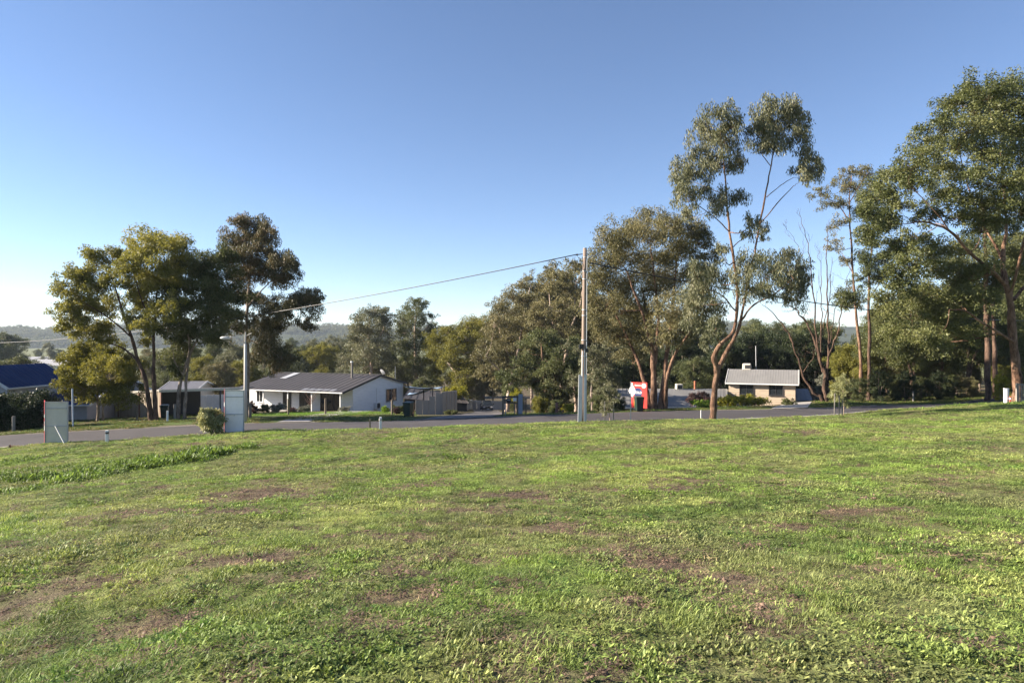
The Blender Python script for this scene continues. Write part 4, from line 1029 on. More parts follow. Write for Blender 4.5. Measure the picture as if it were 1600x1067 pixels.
belt([('a', 1385, 64, 470, LF_BIG, BARK_DARK, .9), ('b', 1425, 61, 440, LF_BIG, BARK_DARK, .9), ('a', 1470, 63, 450, LF_BIG, BARK_DARK, .9), ('b', 1515, 60, 430, D_, BARK_DARK, .9), ('a', 1560, 62, 460, LF_BIG, BARK_DARK, .9), ('c', 1330, 70, 545, LF_OLIVE), ('c', 1375, 72, 530, B_), ('b', 1400, 72, 480, B_, BARK_PALE, .8), ('c', 1420, 68, 545, B_), ('a', 1450, 78, 480, D_), ('c', 1470, 66, 555, B_), ('b', 1495, 70, 480, B_, BARK_PALE, .8), ('b', 1445, 66, 520, B_, BARK_PALE, .7), ('c', 1510, 64, 560, B_), ('a', 1530, 75, 460, D_), ('c', 1560, 66, 540, D_), ('b', 1580, 74, 440, D_), ('c', 1600, 64, 520, O_), ('a', 1640, 70, 420, D_), ('c', 1350, 90, 520, D_), ('a', 1385, 95, 480, D_), ('a', 1430, 100, 470, D_), ('a', 1480, 100, 460, D_), ('a', 1540, 100, 450, D_), ('a', 1600, 95, 430, D_), ('a', 1680, 80, 400, D_), ('c', 1700, 60, 500, D_)],
     'tree', 'trees in the shaded wood on the right', 'bush_tree')  # darker leaf colours put the shade inside this wood into its crowns
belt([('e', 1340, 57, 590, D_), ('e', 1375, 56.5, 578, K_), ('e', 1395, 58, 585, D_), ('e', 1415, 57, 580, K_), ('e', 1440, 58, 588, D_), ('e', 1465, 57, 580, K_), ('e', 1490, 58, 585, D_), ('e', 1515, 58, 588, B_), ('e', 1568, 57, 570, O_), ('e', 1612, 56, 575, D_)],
     'understorey shrub', 'understorey shrubs on the right', 'wood_shrub', 'leafy')  # near-black and dark leaves stand for shade under the tall crowns
# trees standing just outside the left edge, whose shade lies across the verge
belt([('c', -150, 41.5, 560, D_), ('c', -220, 45.5, 520, D_), ('c', -330, 48.5, 500, D_), ('c', -200, 51.5, 485, G_), ('c', -250, 58.5, 490, D_), ('c', -320, 43, 500, D_)],
     'tree', 'trees outside the left edge', 'verge_tree')
# far valley on the left
belt([('c', 8, 260, 520, D_), ('a', 30, 270, 528, D_), ('c', -30, 240, 515, D_), ('c', 92, 420, 545, D_), ('a', 75, 380, 535, G_), ('c', 110, 300, 548, G_), ('a', 140, 380, 537, D_), ('c', 60, 520, 545, D_), ('c', 25, 600, 546, D_), ('a', 175, 330, 545, D_), ('c', 205, 300, 550, G_), ('a', 120, 560, 541, G_), ('c', 160, 600, 545, D_), ('c', 230, 420, 545, D_), ('a', 455, 330, 528, D_), ('c', 480, 420, 538, D_), ('a', 520, 300, 524, G_), ('c', 545, 380, 536, D_), ('a', 430, 260, 530, G_), ('c', 420, 420, 541, D_)],
     'far valley tree', 'far trees across the valley', 'valley_tree', 'hazy small')
name_belts()
seedn += 1
wood_tree('c', 28, 95, 558, LF_DARK, 'dark broad dome-shaped tree right behind the blue roof', None, 31, name='dome_tree', sx=1.5)
print('tris', TREE_TRIS)

# ---- far hills, wooded
def ridge(name, y0, tops, seed, depth, label):
    px = np.linspace(-900, 2500, 230); d = np.linspace(0, 1, 16)
    ty = np.interp(px, [t[0] for t in tops], [t[1] for t in tops]) + (fbm(px * .012, px * 0, seed, 4) - .5) * 7
    V = np.zeros((len(d), len(px), 3))
    for j, t in enumerate(d):
        Y = y0 + depth * t
        hgt = (EYE + (533 - ty) / FPX * (y0 + depth * .7) + 14) * math.sin(min(1, t / .7) * math.pi / 2) * (1 if t <= .7 else 1 - ((t - .7) / .3) ** 2 * .4)
        V[j, :, 0] = (px - 800) / FPX * Y; V[j, :, 1] = Y
        V[j, :, 2] = -14 + hgt + (fbm(V[j, :, 0] * .01, V[j, :, 1] * .01, seed + 3, 3) - .5) * 9 * math.sin(t * math.pi)
    n = len(px)
    me = fast_mesh(name, V.reshape(-1, 3), np.array([(j * n + i, j * n + i + 1, (j + 1) * n + i + 1, (j + 1) * n + i) for j in range(len(d) - 1) for i in range(n - 1)]))
    me.polygons.foreach_set('use_smooth', [True] * len(me.polygons))
    m = paint('forested_slope', (.045, .055, .028), .95, .5, .02, spec=.05)
    me.materials.append(m)
    o = tag(link(bpy.data.objects.new(name, me)), kind='structure')
    return V
V1 = ridge('hill', 1500, [(-1400, 515), (0, 523), (100, 521), (220, 518), (430, 516), (560, 519), (800, 522), (1100, 515), (1250, 512), (1600, 505), (3000, 495)], 301, 700, '')
bl = bpy.data.collections.new('forest_sources')
for i in range(4):
    r = np.random.RandomState(400 + i); V = []; T = []
    for k in range(9):
        c = r.normal(0, 1, 3) * np.array([2.6, 2.6, 1.6]) + np.array([0, 0, 8 + 1.6 * k * .5])
        g = r.normal(0, 1, (34, 3)); g /= np.linalg.norm(g, axis=1)[:, None]; g *= r.uniform(1.2, 2.6)
        ax = r.normal(0, 1, (34, 3)); bx_ = r.normal(0, 1, (34, 3))
        ax /= np.linalg.norm(ax, axis=1)[:, None]; bx_ /= np.linalg.norm(bx_, axis=1)[:, None]
        p = c + g
        V.append(np.stack([p, p + ax * .9 + bx_ * .5, p + ax * 1.8, p + ax * .9 - bx_ * .5], 1)); T.append(np.repeat(r.rand(34), 4))
    # stem
    V = np.concatenate(V).reshape(-1, 3)
    st = np.array([(-.25, 0, -2), (.25, 0, -2), (.2, .1, 10), (-.2, .1, 10)], float); V = np.vstack([V, st])
    n = len(V) // 4
    me = fast_mesh('far_tree_%d' % i, V, np.arange(n * 4).reshape(n, 4), {'tint': ('FLOAT', np.concatenate(T + [np.zeros(4)]))})
    me.materials.append(LF_DARK)
    bl.objects.link(bpy.data.objects.new('far_tree_%d' % i, me))
rs = np.random.RandomState(77)
nf = 9000
pj = rs.uniform(0, V1.shape[0] * .78, nf); pi = rs.uniform(30, V1.shape[1] - 90, nf)
j0 = pj.astype(int); i0 = pi.astype(int)
pp = V1[j0, i0] * .0
fj = (pj - j0)[:, None]; fi = (pi - i0)[:, None]
pp = (V1[j0, i0] * (1 - fi) + V1[j0, i0 + 1] * fi) * (1 - fj) + (V1[j0 + 1, i0] * (1 - fi) + V1[j0 + 1, i0 + 1] * fi) * fj
dens = fbm(pp[:, 0] * .006, pp[:, 1] * .006, 501, 3) > .33
pp = pp[dens]; nf = len(pp)
scatter('hill_forest', pp, rs.randint(0, 4, nf), rs.rand(nf) * 6.283, rs.uniform(.7, 1.35, nf)[:, None] * np.ones((1, 3)), np.ones((nf, 3)) * .05, 'continuous eucalypt forest covering the far hills', 'forest', bl)
# ---- haze: the air of the valley
hb = MB(); hb.box((0, 1330, 0), (7400, 2900, 2))
HZ = hb.build('haze', None)
HZ.data.materials.clear()
m, nt, out = new_mat('valley_air')
pv = N(nt, 'ShaderNodeVolumePrincipled'); pv.inputs['Color'].default_value = (.70, .82, 1.0, 1); pv.inputs['Density'].default_value = .00010; pv.inputs['Anisotropy'].default_value = .1
nt.links.new(pv.outputs[0], out.inputs['Volume'])
HZ.data.materials.append(m)
zlo = -32.0; zhi = 95.0
for v in HZ.data.vertices: v.co.z = zhi if v.co.z > 0 else zlo
tag(HZ, 'thin blue morning haze over the valley', 'haze', kind='stuff')
# ================================================================== BUILDINGS
WHITE = paint('white_weatherboard', (.78, .79, .80), .6, .08, 1.2, streak=(1, 1, 6))
CREAM = paint('cream_trim', (.58, .54, .46), .6, .1)
ROOF_D = paint('charcoal_steel_roof', (.050, .044, .043), .6, .22, .5, metal=.0)
ROOF_L = paint('pale_roof_sheet', (.34, .35, .37), .5, .15, 1.0)
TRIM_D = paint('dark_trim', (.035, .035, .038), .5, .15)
TRIM_W = paint('white_trim', (.70, .70, .69), .5, .08)
FRAME_M = paint('window_frame_grey', (.22, .22, .22), .4, .1)
GLASS = glass()
TIMB = paint('weathered_timber', (.17, .135, .10), .85, .3, 4.0, streak=(6, 6, .6), bump=.4)
TIMB_G = paint('grey_timber', (.21, .19, .17), .85, .25, 4.0, streak=(6, 6, .6), bump=.4)
GALV = paint('galvanised_steel', (.50, .51, .53), .5, .15, 2.0, metal=.35, streak=(3, 3, .5))
BLACK = paint('black_plastic', (.012, .012, .013), .45, .2)
BEIGE = paint('beige_corrugated', (.40, .33, .25), .6, .12, .8, streak=(1, 1, .4))

class Frame:
    """house axes: s along u, t along g (horizontal), z absolute"""
    def __init__(f, o, u, zref=0.0):
        f.o = Vector((o[0], o[1], 0)); f.u = Vector((u[0], u[1], 0)).normalized(); f.g = Vector((0, 0, 1)).cross(f.u)
        if f.g.y < 0: f.g = -f.g
        f.rz = math.atan2(f.u.y, f.u.x); f.z0 = zref
    def __call__(f, s, t, z): return f.o + f.u * s + f.g * t + Vector((0, 0, z))
    def s_at(f, px, t):
        k = (px - 800) / FPX; b = f.o + f.g * t
        return (k * b.y - b.x) / (f.u.x - k * f.u.y)
    def t_at(f, px, s):
        k = (px - 800) / FPX; b = f.o + f.u * s
        return (k * b.y - b.x) / (f.g.x - k * f.g.y)
    def box(f, mb, s0, s1, t0, t1, z0, z1, mi=0):
        M = Matrix((f.u, f.g, Vector((0, 0, 1)))).transposed()
        mb.box(f((s0 + s1) / 2, (t0 + t1) / 2, (z0 + z1) / 2), (abs(s1 - s0), abs(t1 - t0), abs(z1 - z0)), M=M, mi=mi); return mb

def lap_boards(mb, a, b, n, z0, top, h=.22, proud=.022):
    """overlapping boards on a wall from a to b (horizontal points), outward normal n, top(x01)->z"""
    a = Vector(a); b = Vector(b); n = Vector(n).normalized(); d = b - a
    ks = np.linspace(0, 1, 81); tops = np.array([top(k) for k in ks])
    z = z0
    while z < tops.max() - .02:
        ok = ks[tops > z + .03]
        if len(ok) < 2: break
        k0, k1 = ok.min(), ok.max(); z1 = min(z + h, tops.max())
        p = a + d * k0; q = a + d * k1
        okt = ks[tops > z1 - .01]
        if len(okt) >= 2: k2, k3 = okt.min(), okt.max()
        else: k2 = k3 = ks[tops.argmax()]
        pt = a + d * k2; qt = a + d * k3
        o = n * proud; up0 = Vector((0, 0, z)); up1 = Vector((0, 0, z1))
        mb.add([tuple(p + o + up0), tuple(q + o + up0), tuple(qt + up1), tuple(pt + up1), tuple(p + up0), tuple(q + up0)],
               [(0, 1, 2, 3), (4, 5, 1, 0), (4, 0, 3), (5, 2, 1)])
        z += h
def ribbed(mb, c00, c10, c11, c01, n, pitch=.6, t=.05, rib=.03, rw=.06):
    """roof sheet: slab plus raised ribs running from edge c00-c10 (eave) to c01-c11 (ridge)"""
    c00, c10, c11, c01 = map(Vector, (c00, c10, c11, c01)); n = Vector(n).normalized()
    mb.slab([c00, c10, c11, c01], n, t)
    L = (c10 - c00).length; k = max(2, int(L / pitch))
    for i in range(k + 1):
        f = (i + .02) / (k + .04); a = c00.lerp(c10, f); b = c01.lerp(c11, f)
        e = (c10 - c00).normalized() * rw / 2
        mb.add([tuple(a - e), tuple(a + e), tuple(a + e * .4 + n * rib), tuple(a - e * .4 + n * rib), tuple(b - e), tuple(b + e), tuple(b + e * .4 + n * rib), tuple(b - e * .4 + n * rib)],
               [(0, 1, 2, 3), (1, 5, 6, 2), (2, 6, 7, 3), (3, 7, 4, 0), (4, 7, 6, 5)])
def window(parent, f, s0, s1, z0, z1, t, side='front', name='window', out=-1, fr=FRAME_M, mull=1, org=None, gl=None):
    """framed window in a wall plane t (front) or s (end)"""
    gl = gl or GLASS
    def bx(mb, a0, a1, d0, d1, q0, q1):
        if side == 'front': f.box(mb, a0, a1, t + d0 * out, t + d1 * out, q0, q1)
        else: f.box(mb, t + d0 * out, t + d1 * out, a0, a1, q0, q1)
        return mb
    s0, s1 = min(s0, s1), max(s0, s1); w = .055
    mb = MB(); bx(mb, s0, s0 + w, -.02, .07, z0, z1); bx(mb, s1 - w, s1, -.02, .07, z0, z1)
    bx(mb, s0 + w, s1 - w, -.02, .068, z0, z0 + w); bx(mb, s0 + w, s1 - w, -.02, .068, z1 - w, z1)
    for i in range(1, mull + 1):
        c = s0 + (s1 - s0) * i / (mull + 1); bx(mb, c - .025, c + .025, -.02, .06, z0 + w, z1 - w)
    o = mb.build(name, fr, parent, origin=org)
    for i in range(mull + 1):
        a0 = s0 + (s1 - s0) * i / (mull + 1); a1 = s0 + (s1 - s0) * (i + 1) / (mull + 1)
        g_ = bx(MB(), a0 + .03, a1 - .03, -.02, .035, z0 + .03, z1 - .03).build('pane', gl, None, origin=org); g_.parent = o
    if name == 'window':
        sl = bx(MB(), s0 - .05, s1 + .05, .0, .11, z0 - .05, z0 - .002).build('sill', fr, None, origin=org); sl.parent = o
    return o

# ---- white weatherboard house
wf = Frame((-17.5, 70.0), (-.917, .4))
ZG, ZE, ZR, LH, TV, TR, TB = -5.95, -3.58, -2.11, 14.2, 1.9, 6.7, 11.5
pitch = (ZR - ZE) / TR
rz_ = lambda t: ZE + pitch * (t if t <= TR else 2 * TR - t)
org = wf(0, 0, g1(-17.5, 70))
H = empty('white_house', org, 'long low white weatherboard house with charcoal roof and front veranda', 'house')
core = MB(); wf.box(core, .05, LH - .05, TV + .05, TB - .05, ZG - .4, rz_(TV) - .06)
core.build('wall_core', WHITE, H, origin=org)
wl = MB()
lap_boards(wl, wf(0, TV, 0), wf(0, TB, 0), -wf.u, ZG, lambda k: rz_(TV + k * (TB - TV)) - .07)
wl.build('end_wall', WHITE, H, origin=org)
wl = MB()
lap_boards(wl, wf(LH, TV, 0), wf(0.0, TV, 0), -wf.g, ZG, lambda k: rz_(TV) - .07)
wl.build('front_wall', WHITE, H, origin=org)
gb = MB()
tri = [wf(.02, TV, rz_(TV) - .08), wf(.02, TB, rz_(TB) - .08), wf(.02, TR, ZR - .08)]
gb.slab(tri, -wf.u, .05); gb.build('gable', WHITE, H, origin=org)
MB().slab([p + wf.u * (LH - .1) for p in tri], -wf.u, .05).build('gable', WHITE, H, origin=org)
for s, t in ((-.012, TV - .012), (-.012, TB + .012)): wf.box(MB(), s - .03, s + .05, t - .05, t + .05, ZG, rz_(TV) - .1).build('corner_board', TRIM_W, H, origin=org)
rf = MB()
nf_ = (wf.g * -pitch + Vector((0, 0, 1))); nb_ = (wf.g * pitch + Vector((0, 0, 1)))
OV = .25
ribbed(rf, wf(-OV, -.12, rz_(-.12)), wf(LH + OV, -.12, rz_(-.12)), wf(LH + OV, TR, ZR), wf(-OV, TR, ZR), nf_, .72, .04, .035, .07)
ribbed(rf, wf(-OV, TB + .45, rz_(TB + .45)), wf(LH + OV, TB + .45, rz_(TB + .45)), wf(LH + OV, TR + .001, ZR), wf(-OV, TR + .001, ZR), nb_, .72, .04, .035, .07)
roof = rf.build('roof', ROOF_D, H, origin=org)
rc = MB().beam(wf(-OV - .02, TR, ZR + .03), wf(LH + OV + .02, TR, ZR + .03), .26, .06); rc.build('ridge_cap', TRIM_D, None, origin=org).parent = roof
for s in (-OV - .03, LH + OV + .03):
    MB().beam(wf(s, -.14, rz_(-.14) - .08), wf(s, TR, ZR - .08), .03, .18).build('barge_board', TRIM_D, H, origin=org)
    MB().beam(wf(s, TR, ZR - .08), wf(s, TB + .46, rz_(TB + .46) - .08), .03, .18).build('barge_board', TRIM_D, H, origin=org)
gt = MB(); gt.beam(wf(-OV, -.19, rz_(-.12) - .07), wf(LH + OV, -.19, rz_(-.12) - .07), .11, .1); gt.build('gutter', TRIM_W, H, origin=org)
sk = MB()
for s0, s1, t0, t1 in ((11.0, 11.9, 4.2, 6.55),):
    q = [wf(s0, t0, rz_(t0) + .05), wf(s1, t0, rz_(t0) + .05), wf(s1 + .0, t1, rz_(t1) + .05), wf(s0, t1, rz_(t1) + .05)]
    sk.slab(q, nf_, .03)
sk.build('skylight', ROOF_L, H, origin=org)
for i in range(5):
    s0 = 1.0 + i * .9
    MB().slab([wf(s0, .02, rz_(.02) + .05), wf(s0 + .75, .02, rz_(.02) + .05), wf(s0 + .75, .75, rz_(.75) + .05), wf(s0, .75, rz_(.75) + .05)], nf_, .02).build('clear_sheet', paint('clear_roof_sheet', (.17, .165, .165), .35, .2, 2.0), H, origin=org)
for px in (372, 411.5, 449.6, 487, 531.6):
    s = wf.s_at(px, .05); wf.box(MB(), s - .055, s + .055, .0, .11, ZG - .2, ZE - .1).build('veranda_post', TRIM_W, H, origin=org)
wf.box(MB(), -.05, LH, .0, TV - .03, ZG - .5, ZG + .02).build('veranda_floor', CONC, H, origin=org)
def wx_(a, b): return wf.s_at(380 + a / 5.714, TV), wf.s_at(380 + b / 5.714, TV)
a, b = wx_(122, 178); window(H, wf, a, b, ZG + .75, ZG + 2.05, TV - .02, 'front', org=org, fr=TRIM_W)
a, b = wx_(358, 430); window(H, wf, a, b, ZG + .05, ZG + 2.1, TV - .02, 'front', 'door', org=org, mull=0, fr=TRIM_D)
a, b = wx_(505, 600); window(H, wf, a, b, ZG + .45, ZG + 2.1, TV - .02, 'front', org=org, fr=TRIM_D)
a, b = wx_(692, 866); window(H, wf, a, b, ZG + .05, ZG + 2.1, TV - .02, 'front', 'sliding_door', org=org, mull=2, fr=TRIM_D)
t0, t1 = wf.t_at(380 + 1272 / 5.714, 0), wf.t_at(380 + 1364 / 5.714, 0)
window(H, wf, t0, t1, ZG + .75, ZG + 2.15, -.02, 'end', org=org)
ta = wf.t_at(380 + 1185 / 5.714, 0)
ac = MB(); wf.box(ac, -.42, -.06, ta - .45, ta + .4, ZG + .12, ZG + .82); A_ = ac.build('air_conditioner', TRIM_W, H, origin=org, bevel=.02)
gr = MB(); c_ = wf(-.43, ta - .1, ZG + .47)
for k in range(5): gr.tube([c_ + wf.g * math.cos(th) * (.07 + .055 * k) + Vector((0, 0, math.sin(th) * (.07 + .055 * k))) for th in np.linspace(0, 6.283, 17)], .012, 4)
wf.box(gr, -.425, -.42, ta - .36, ta + .16, ZG + .2, ZG + .75)
gr.build('fan_grille', TRIM_D, None, origin=org).parent = A_
tp = wf.t_at(380 + 1187 / 5.714, 0)
MB().tube([wf(-.06, tp, ZG + .8), wf(-.06, tp, ZG + 2.4)], .03, 6).build('downpipe', TRIM_W, H, origin=org)
tp = 5.2; sp_ = wf.s_at(549.8, tp); zb = rz_(tp)
fl = MB().tube([wf(sp_, tp, zb - .1), wf(sp_, tp, zb + 1.7)], .11, 12); FL = fl.build('flue', TIMB_G, H, origin=org)
MB().tube([wf(sp_, tp, zb + 1.72), wf(sp_, tp, zb + 1.84)], [.17, .15], 12).build('flue_cap', GALV, None, origin=org).parent = FL
an = MB().tube([wf(.3, 10.4, rz_(10.4) - .1), wf(.3, 10.4, rz_(10.4) + 1.6)], .022, 6)
an.build('antenna_mast', GALV, H, origin=org)
dd = MB(); c_ = wf(.6, 8.2, rz_(8.2) + .55)
dn = Vector((.55, .55, .55)).normalized(); e1 = dn.cross(Vector((0, 0, 1))).normalized(); e2 = dn.cross(e1)
ring = [[tuple(c_ + (e1 * math.cos(th) + e2 * math.sin(th)) * r_ + dn * (.35 * r_ * r_)) for th in np.linspace(0, 6.283, 17)[:-1]] for r_ in (.02, .2, .38)]
dd.add(sum(ring, []), [(i * 16 + k, i * 16 + (k + 1) % 16, (i + 1) * 16 + (k + 1) % 16, (i + 1) * 16 + k) for i in range(2) for k in range(16)])
dd.tube([c_, wf(.6, 8.2, rz_(8.2) - .05)], .025, 6)
dd.build('satellite_dish', ROOF_L, H, origin=org)

# ---- shade sails behind the white house
SAIL = paint('blue_shade_cloth', (.16, .24, .36), .8, .12, 3.0)
def sail(cn, label, posts):
    c = [P(*q) for q in cn]; n = 9
    V = []
    for i in range(n):
        for j in range(n):
            a, b = i / (n - 1), j / (n - 1)
            p = c[0] * (1 - a) * (1 - b) + c[1] * a * (1 - b) + c[2] * a * b + c[3] * (1 - a) * b
            V.append(tuple(p - Vector((0, 0, .55 * 4 * (a * (1 - a) + b * (1 - b)) * .35))))
    o0 = Vector((c[0].x, c[0].y, g1(c[0].x, c[0].y)))
    t = empty('shade_sail', o0, label, 'shade sail')
    m_ = MB().add(V, [(i * n + j, (i + 1) * n + j, (i + 1) * n + j + 1, i * n + j + 1) for i in range(n - 1) for j in range(n - 1)])
    o = m_.build('cloth', SAIL, t, smooth=True, origin=o0)
    sd = o.modifiers.new('thick', 'SOLIDIFY'); sd.thickness = .01
    for k in posts:
        q = c[k]; MB().tube([(q.x, q.y, g1(q.x, q.y) - .2), tuple(q + Vector((0, 0, .08)))], .06, 8).build('post', TRIM_D, t, origin=o0)
sail([(630, 601, 79), (676, 605, 80), (694, 603, 86), (640, 603, 88)], 'pale blue shade sail stretched beside the right end of the white house', (1, 2))
sail([(628, 616, 80), (662, 609, 83), (676, 606, 86), (640, 613, 88)], 'lower steeply pitched blue shade sail beside the white house', (1, 2))

# ---- carport and beige corrugated shed at left
sf = Frame(tuple(at(252, 54))[:2], (at(186, 57) - at(252, 54))[:2] if False else (at(186, 57).x - at(252, 54).x, at(186, 57).y - at(252, 54).y))
zg = at(252, 54).z; org = at(252, 54)
LS = (at(186, 57).xy - at(252, 54).xy).length
S_ = empty('shed', org, 'beige corrugated steel shed wall and carport with dark open bay', 'shed')
ztop = lambda s: zg + 2.12 - .42 * s / LS
wlm = MB(); k = int(LS / .10)
for i in range(k):
    s0, s1 = i * LS / k, (i + 1) * LS / k; d = .025 if i % 2 else 0.0
    wlm.slab([sf(s0, -d, zg - .5), sf(s1, -d, zg - .5), sf(s1, -d, ztop(s1)), sf(s0, -d, ztop(s0))], -sf.g, .03)
    e = sf(s1, 0, 0)
wlm.build('corrugated_wall', BEIGE, S_, origin=org)
for s in (0.0, LS * .5, LS): sf.box(MB(), s - .05, s + .05, -.09, .03, zg - .5, ztop(s) + .02).build('wall_post', paint('shed_post_brown', (.20, .10, .07), .7), S_, origin=org)
MB().beam(sf(-.1, -.06, ztop(0) + .06), sf(LS + .1, -.06, ztop(LS) + .06), .08, .14).build('fascia', CREAM, S_, origin=org)
cA = sf(0, 0, zg + 2.2); cB = P(386, 605, 64); cC = P(398, 603.5, 71); cE = P(238, 608, 61.5); cM = P(313, 607.5, 66)
MB().slab([sf(-.1, -.25, zg + 2.22), cB, cC, cE], (0, 0, 1), .09).build('carport_roof', ROOF_D, S_, origin=org)
MB().slab([sf(0, -.1, zg + 2.2), cE - Vector((0, 0, .05)), P(176, 618, 62), sf(LS, -.1, ztop(LS) + .1)], (0, 0, 1), .05).build('shed_roof', ROOF_D, S_, origin=org)
MB().beam(sf(-.1, -.28, zg + 2.14), cB + Vector((0, -.05, -.08)), .05, .2).build('carport_fascia', CREAM, S_, origin=org)
MB().slab([cE + Vector((0, 0, -2.9)), cM + Vector((0, 0, -3.2)), cM - Vector((0, 0, .1)), cE - Vector((0, 0, .1))], (0, -1, 0), .05).build('back_wall', TRIM_D, S_, origin=org)  # near-black sheet carries the shade of the open bay in its colour
for px, Yp in ((344, 60.8), (384, 63.6)):
    p = at(px, Yp); tz = cA.z + (cB.z - cA.z) * (p.x - cA.x) / (cB.x - cA.x)
    MB().tube([(p.x, p.y, p.z - .2), (p.x, p.y, tz - .1)], .06, 8).build('carport_post', TRIM_D, S_, origin=org)
# white wall panel seen through the carport
p0, p1 = P(312, 626, 68), P(352, 626, 70)
o0 = at(330, 69); tw = empty('white_garden_wall', o0, 'low white panel wall seen through the open carport', 'wall')
for i in range(4):
    a = p0.lerp(p1, i / 4 + .004); b = p0.lerp(p1, (i + 1) / 4 - .004)
    MB().slab([Vector((a.x, a.y, g1(a.x, a.y) - .2)), Vector((b.x, b.y, g1(b.x, b.y) - .2)), Vector((b.x, b.y, P(330, 617, 69).z)), Vector((a.x, a.y, P(330, 616, 69).z))], (0, -1, 0), .06).build('panel', TRIM_W, tw, origin=o0)

def gable_house(name, label, o, u, L, D, zg, zw, zr, wallm, roofm, wins=(), ov=.35, cat='house', rib=.5, rh=.03):
    f = Frame(o, u); org = f(0, 0, zg); h = empty(name, org, label, cat)
    f.box(MB(), 0, L, 0, D, zg - 1.0, zw).build('wall', wallm, h, origin=org)
    for s in (.03, L): MB().slab([f(s, 0, zw - .01), f(s, D, zw - .01), f(s, D / 2, zr - .08)], -f.u, .03).build('gable', wallm, h, origin=org)
    pt = (zr - zw) / (D / 2 + ov); pt = (zr - zw) / (D / 2)
    m_ = MB(); ze = zw - pt * ov
    ribbed(m_, f(-ov, -ov, ze), f(L + ov, -ov, ze), f(L + ov, D / 2, zr), f(-ov, D / 2, zr), -f.g * pt + Vector((0, 0, 1)), rib, .05, rh)
    ribbed(m_, f(-ov, D + ov, ze), f(L + ov, D + ov, ze), f(L + ov, D / 2 + .001, zr), f(-ov, D / 2 + .001, zr), f.g * pt + Vector((0, 0, 1)), rib, .05, rh)
    m_.build('roof', roofm, h, origin=org)
    for s in (-ov - .02, L + ov + .02):
        MB().beam(f(s, -ov, ze - .06), f(s, D / 2, zr - .06), .04, .2).build('barge_board', TRIM_W, h, origin=org)
        MB().beam(f(s, D / 2, zr - .06), f(s, D + ov, ze - .06), .04, .2).build('barge_board', TRIM_W, h, origin=org)
    MB().beam(f(-ov, -ov - .05, ze - .05), f(L + ov, -ov - .05, ze - .05), .1, .1).build('gutter', TRIM_W, h, origin=org)
    for s0, s1, z0, z1 in wins: window(h, f, s0, s1, z0, z1, -.01, 'front', org=org)
    return h, f, org
# ---- blue-roofed house at far left
bw = paint('house_pale_render', (.45, .43, .42), .8, .1)
BLUE = paint('shaded_blue_steel_roof', (.010, .032, .105), .7, .15, .6, spec=.15)  # base colour darkened to hold the shade lying on the roof
b0 = P(14, 640, 52); zr = P(40, 585, 58).z; ze = P(60, 630, 52).z
h, f, org = gable_house('blue_roof_house', 'low house with shade-darkened blue steel roof behind the dark hedge on the left', (b0.x - .6, b0.y), (1.0, .09), 6.2, 11.5, ze - 2.2, ze, zr, bw, BLUE, [(1.2, 2.6, ze - 1.6, ze - .5)])
vt_ = MB(); c_ = f(1.1, 5.0, zr - .12)
vt_.tube([c_ - Vector((0, 0, .2)), c_ + Vector((0, 0, .15))], .14, 10)
for k in range(5): vt_.tube([c_ + Vector((0, 0, .15 + .07 * k)), c_ + Vector((0, 0, .19 + .07 * k))], [.16 + .07 * math.sin(k / 4 * 3.14), .17 + .07 * math.sin((k + .5) / 5 * 3.14)], 12)
vt_.build('roof_vent', TRIM_D, h, origin=org)
b0 = P(11, 640, 49)
gable_house('pale_gable_house', 'pale gable with white barge board cut off by the left edge, beside the blue roof', (b0.x, b0.y), (0, 1.0), 7.0, 4.6, P(0, 655, 49).z, P(11, 603, 49).z, P(-40, 572, 49).z, bw, BLUE, ov=.2)
# ---- grey roof behind the shed
b0 = P(251, 620, 84)
gable_house('grey_roof_house', 'house with plain grey roof rising behind the beige shed', (b0.x, b0.y), (1, .12), 3.9, 8, P(250, 640, 84).z, P(250, 609, 84).z, P(270, 595, 88).z, CREAM, paint('grey_steel_roof', (.13, .13, .145), .6, .15), rib=.4, rh=.01)
# ---- tan brick house on the right
TAN = paint('tan_boards', (.44, .355, .265), .75, .14, 1.0, streak=(1, 1, 5))
TROOF = paint('light_grey_steel_roof', (.185, .18, .175), .65, .12, .7)
b0 = at(1139, 64); u_ = Vector((math.cos(-.40), math.sin(-.40)))
zw = P(1190, 595.5, 64).z; zr = P(1190, 576, 66.6).z; zgt = P(1190, 640, 63).z
LT = 5.75
h, f, org = gable_house('tan_house', 'small tan boarded house with light grey steel roof and two dark windows', (b0.x, b0.y), u_, LT, 5.4, zgt, zw, zr, TAN, TROOF, (), ov=.28, rib=.22, rh=.009)
bd = MB(); lap_boards(bd, f(0, -.004, 0), f(LT, -.004, 0), -f.g, zgt - .2, lambda k: zw - .08, .20, .02); bd.build('board_cladding', TAN, h, origin=org)
bd = MB(); lap_boards(bd, f(-.004, 5.4, 0), f(-.004, 0, 0), -f.u, zgt - .2, lambda k: zw - .02, .20, .02); bd.build('sunlit_side_cladding', CREAM, h, origin=org)  # paler cream puts the direct sun on this side into its colour
for a, b in ((660, 786), (922, 1048)):
    s0, s1 = f.s_at(1040 + a / 5.714, 0), f.s_at(1040 + b / 5.714, 0)
    window(h, f, s0, s1, P(1150, 615, 64).z, P(1150, 597.5, 64).z, -.012, 'front', org=org, fr=TRIM_D)
c_ = f(2.3, 3.4, zr - .05)
cl_ = MB().box(c_ + Vector((-1.0, 0, .3)), (.8, .8, .6), rz=-.4, taper=.9); co = cl_.build('evaporative_cooler', CREAM, h, origin=org, bevel=.04)
MB().box(c_ + Vector((-1.0, -.40, .28)), (.6, .05, .36), rz=-.4).build('louvre', TRIM_D, None, origin=org).parent = co
p_ = P(1181.5, 573, 66.2)
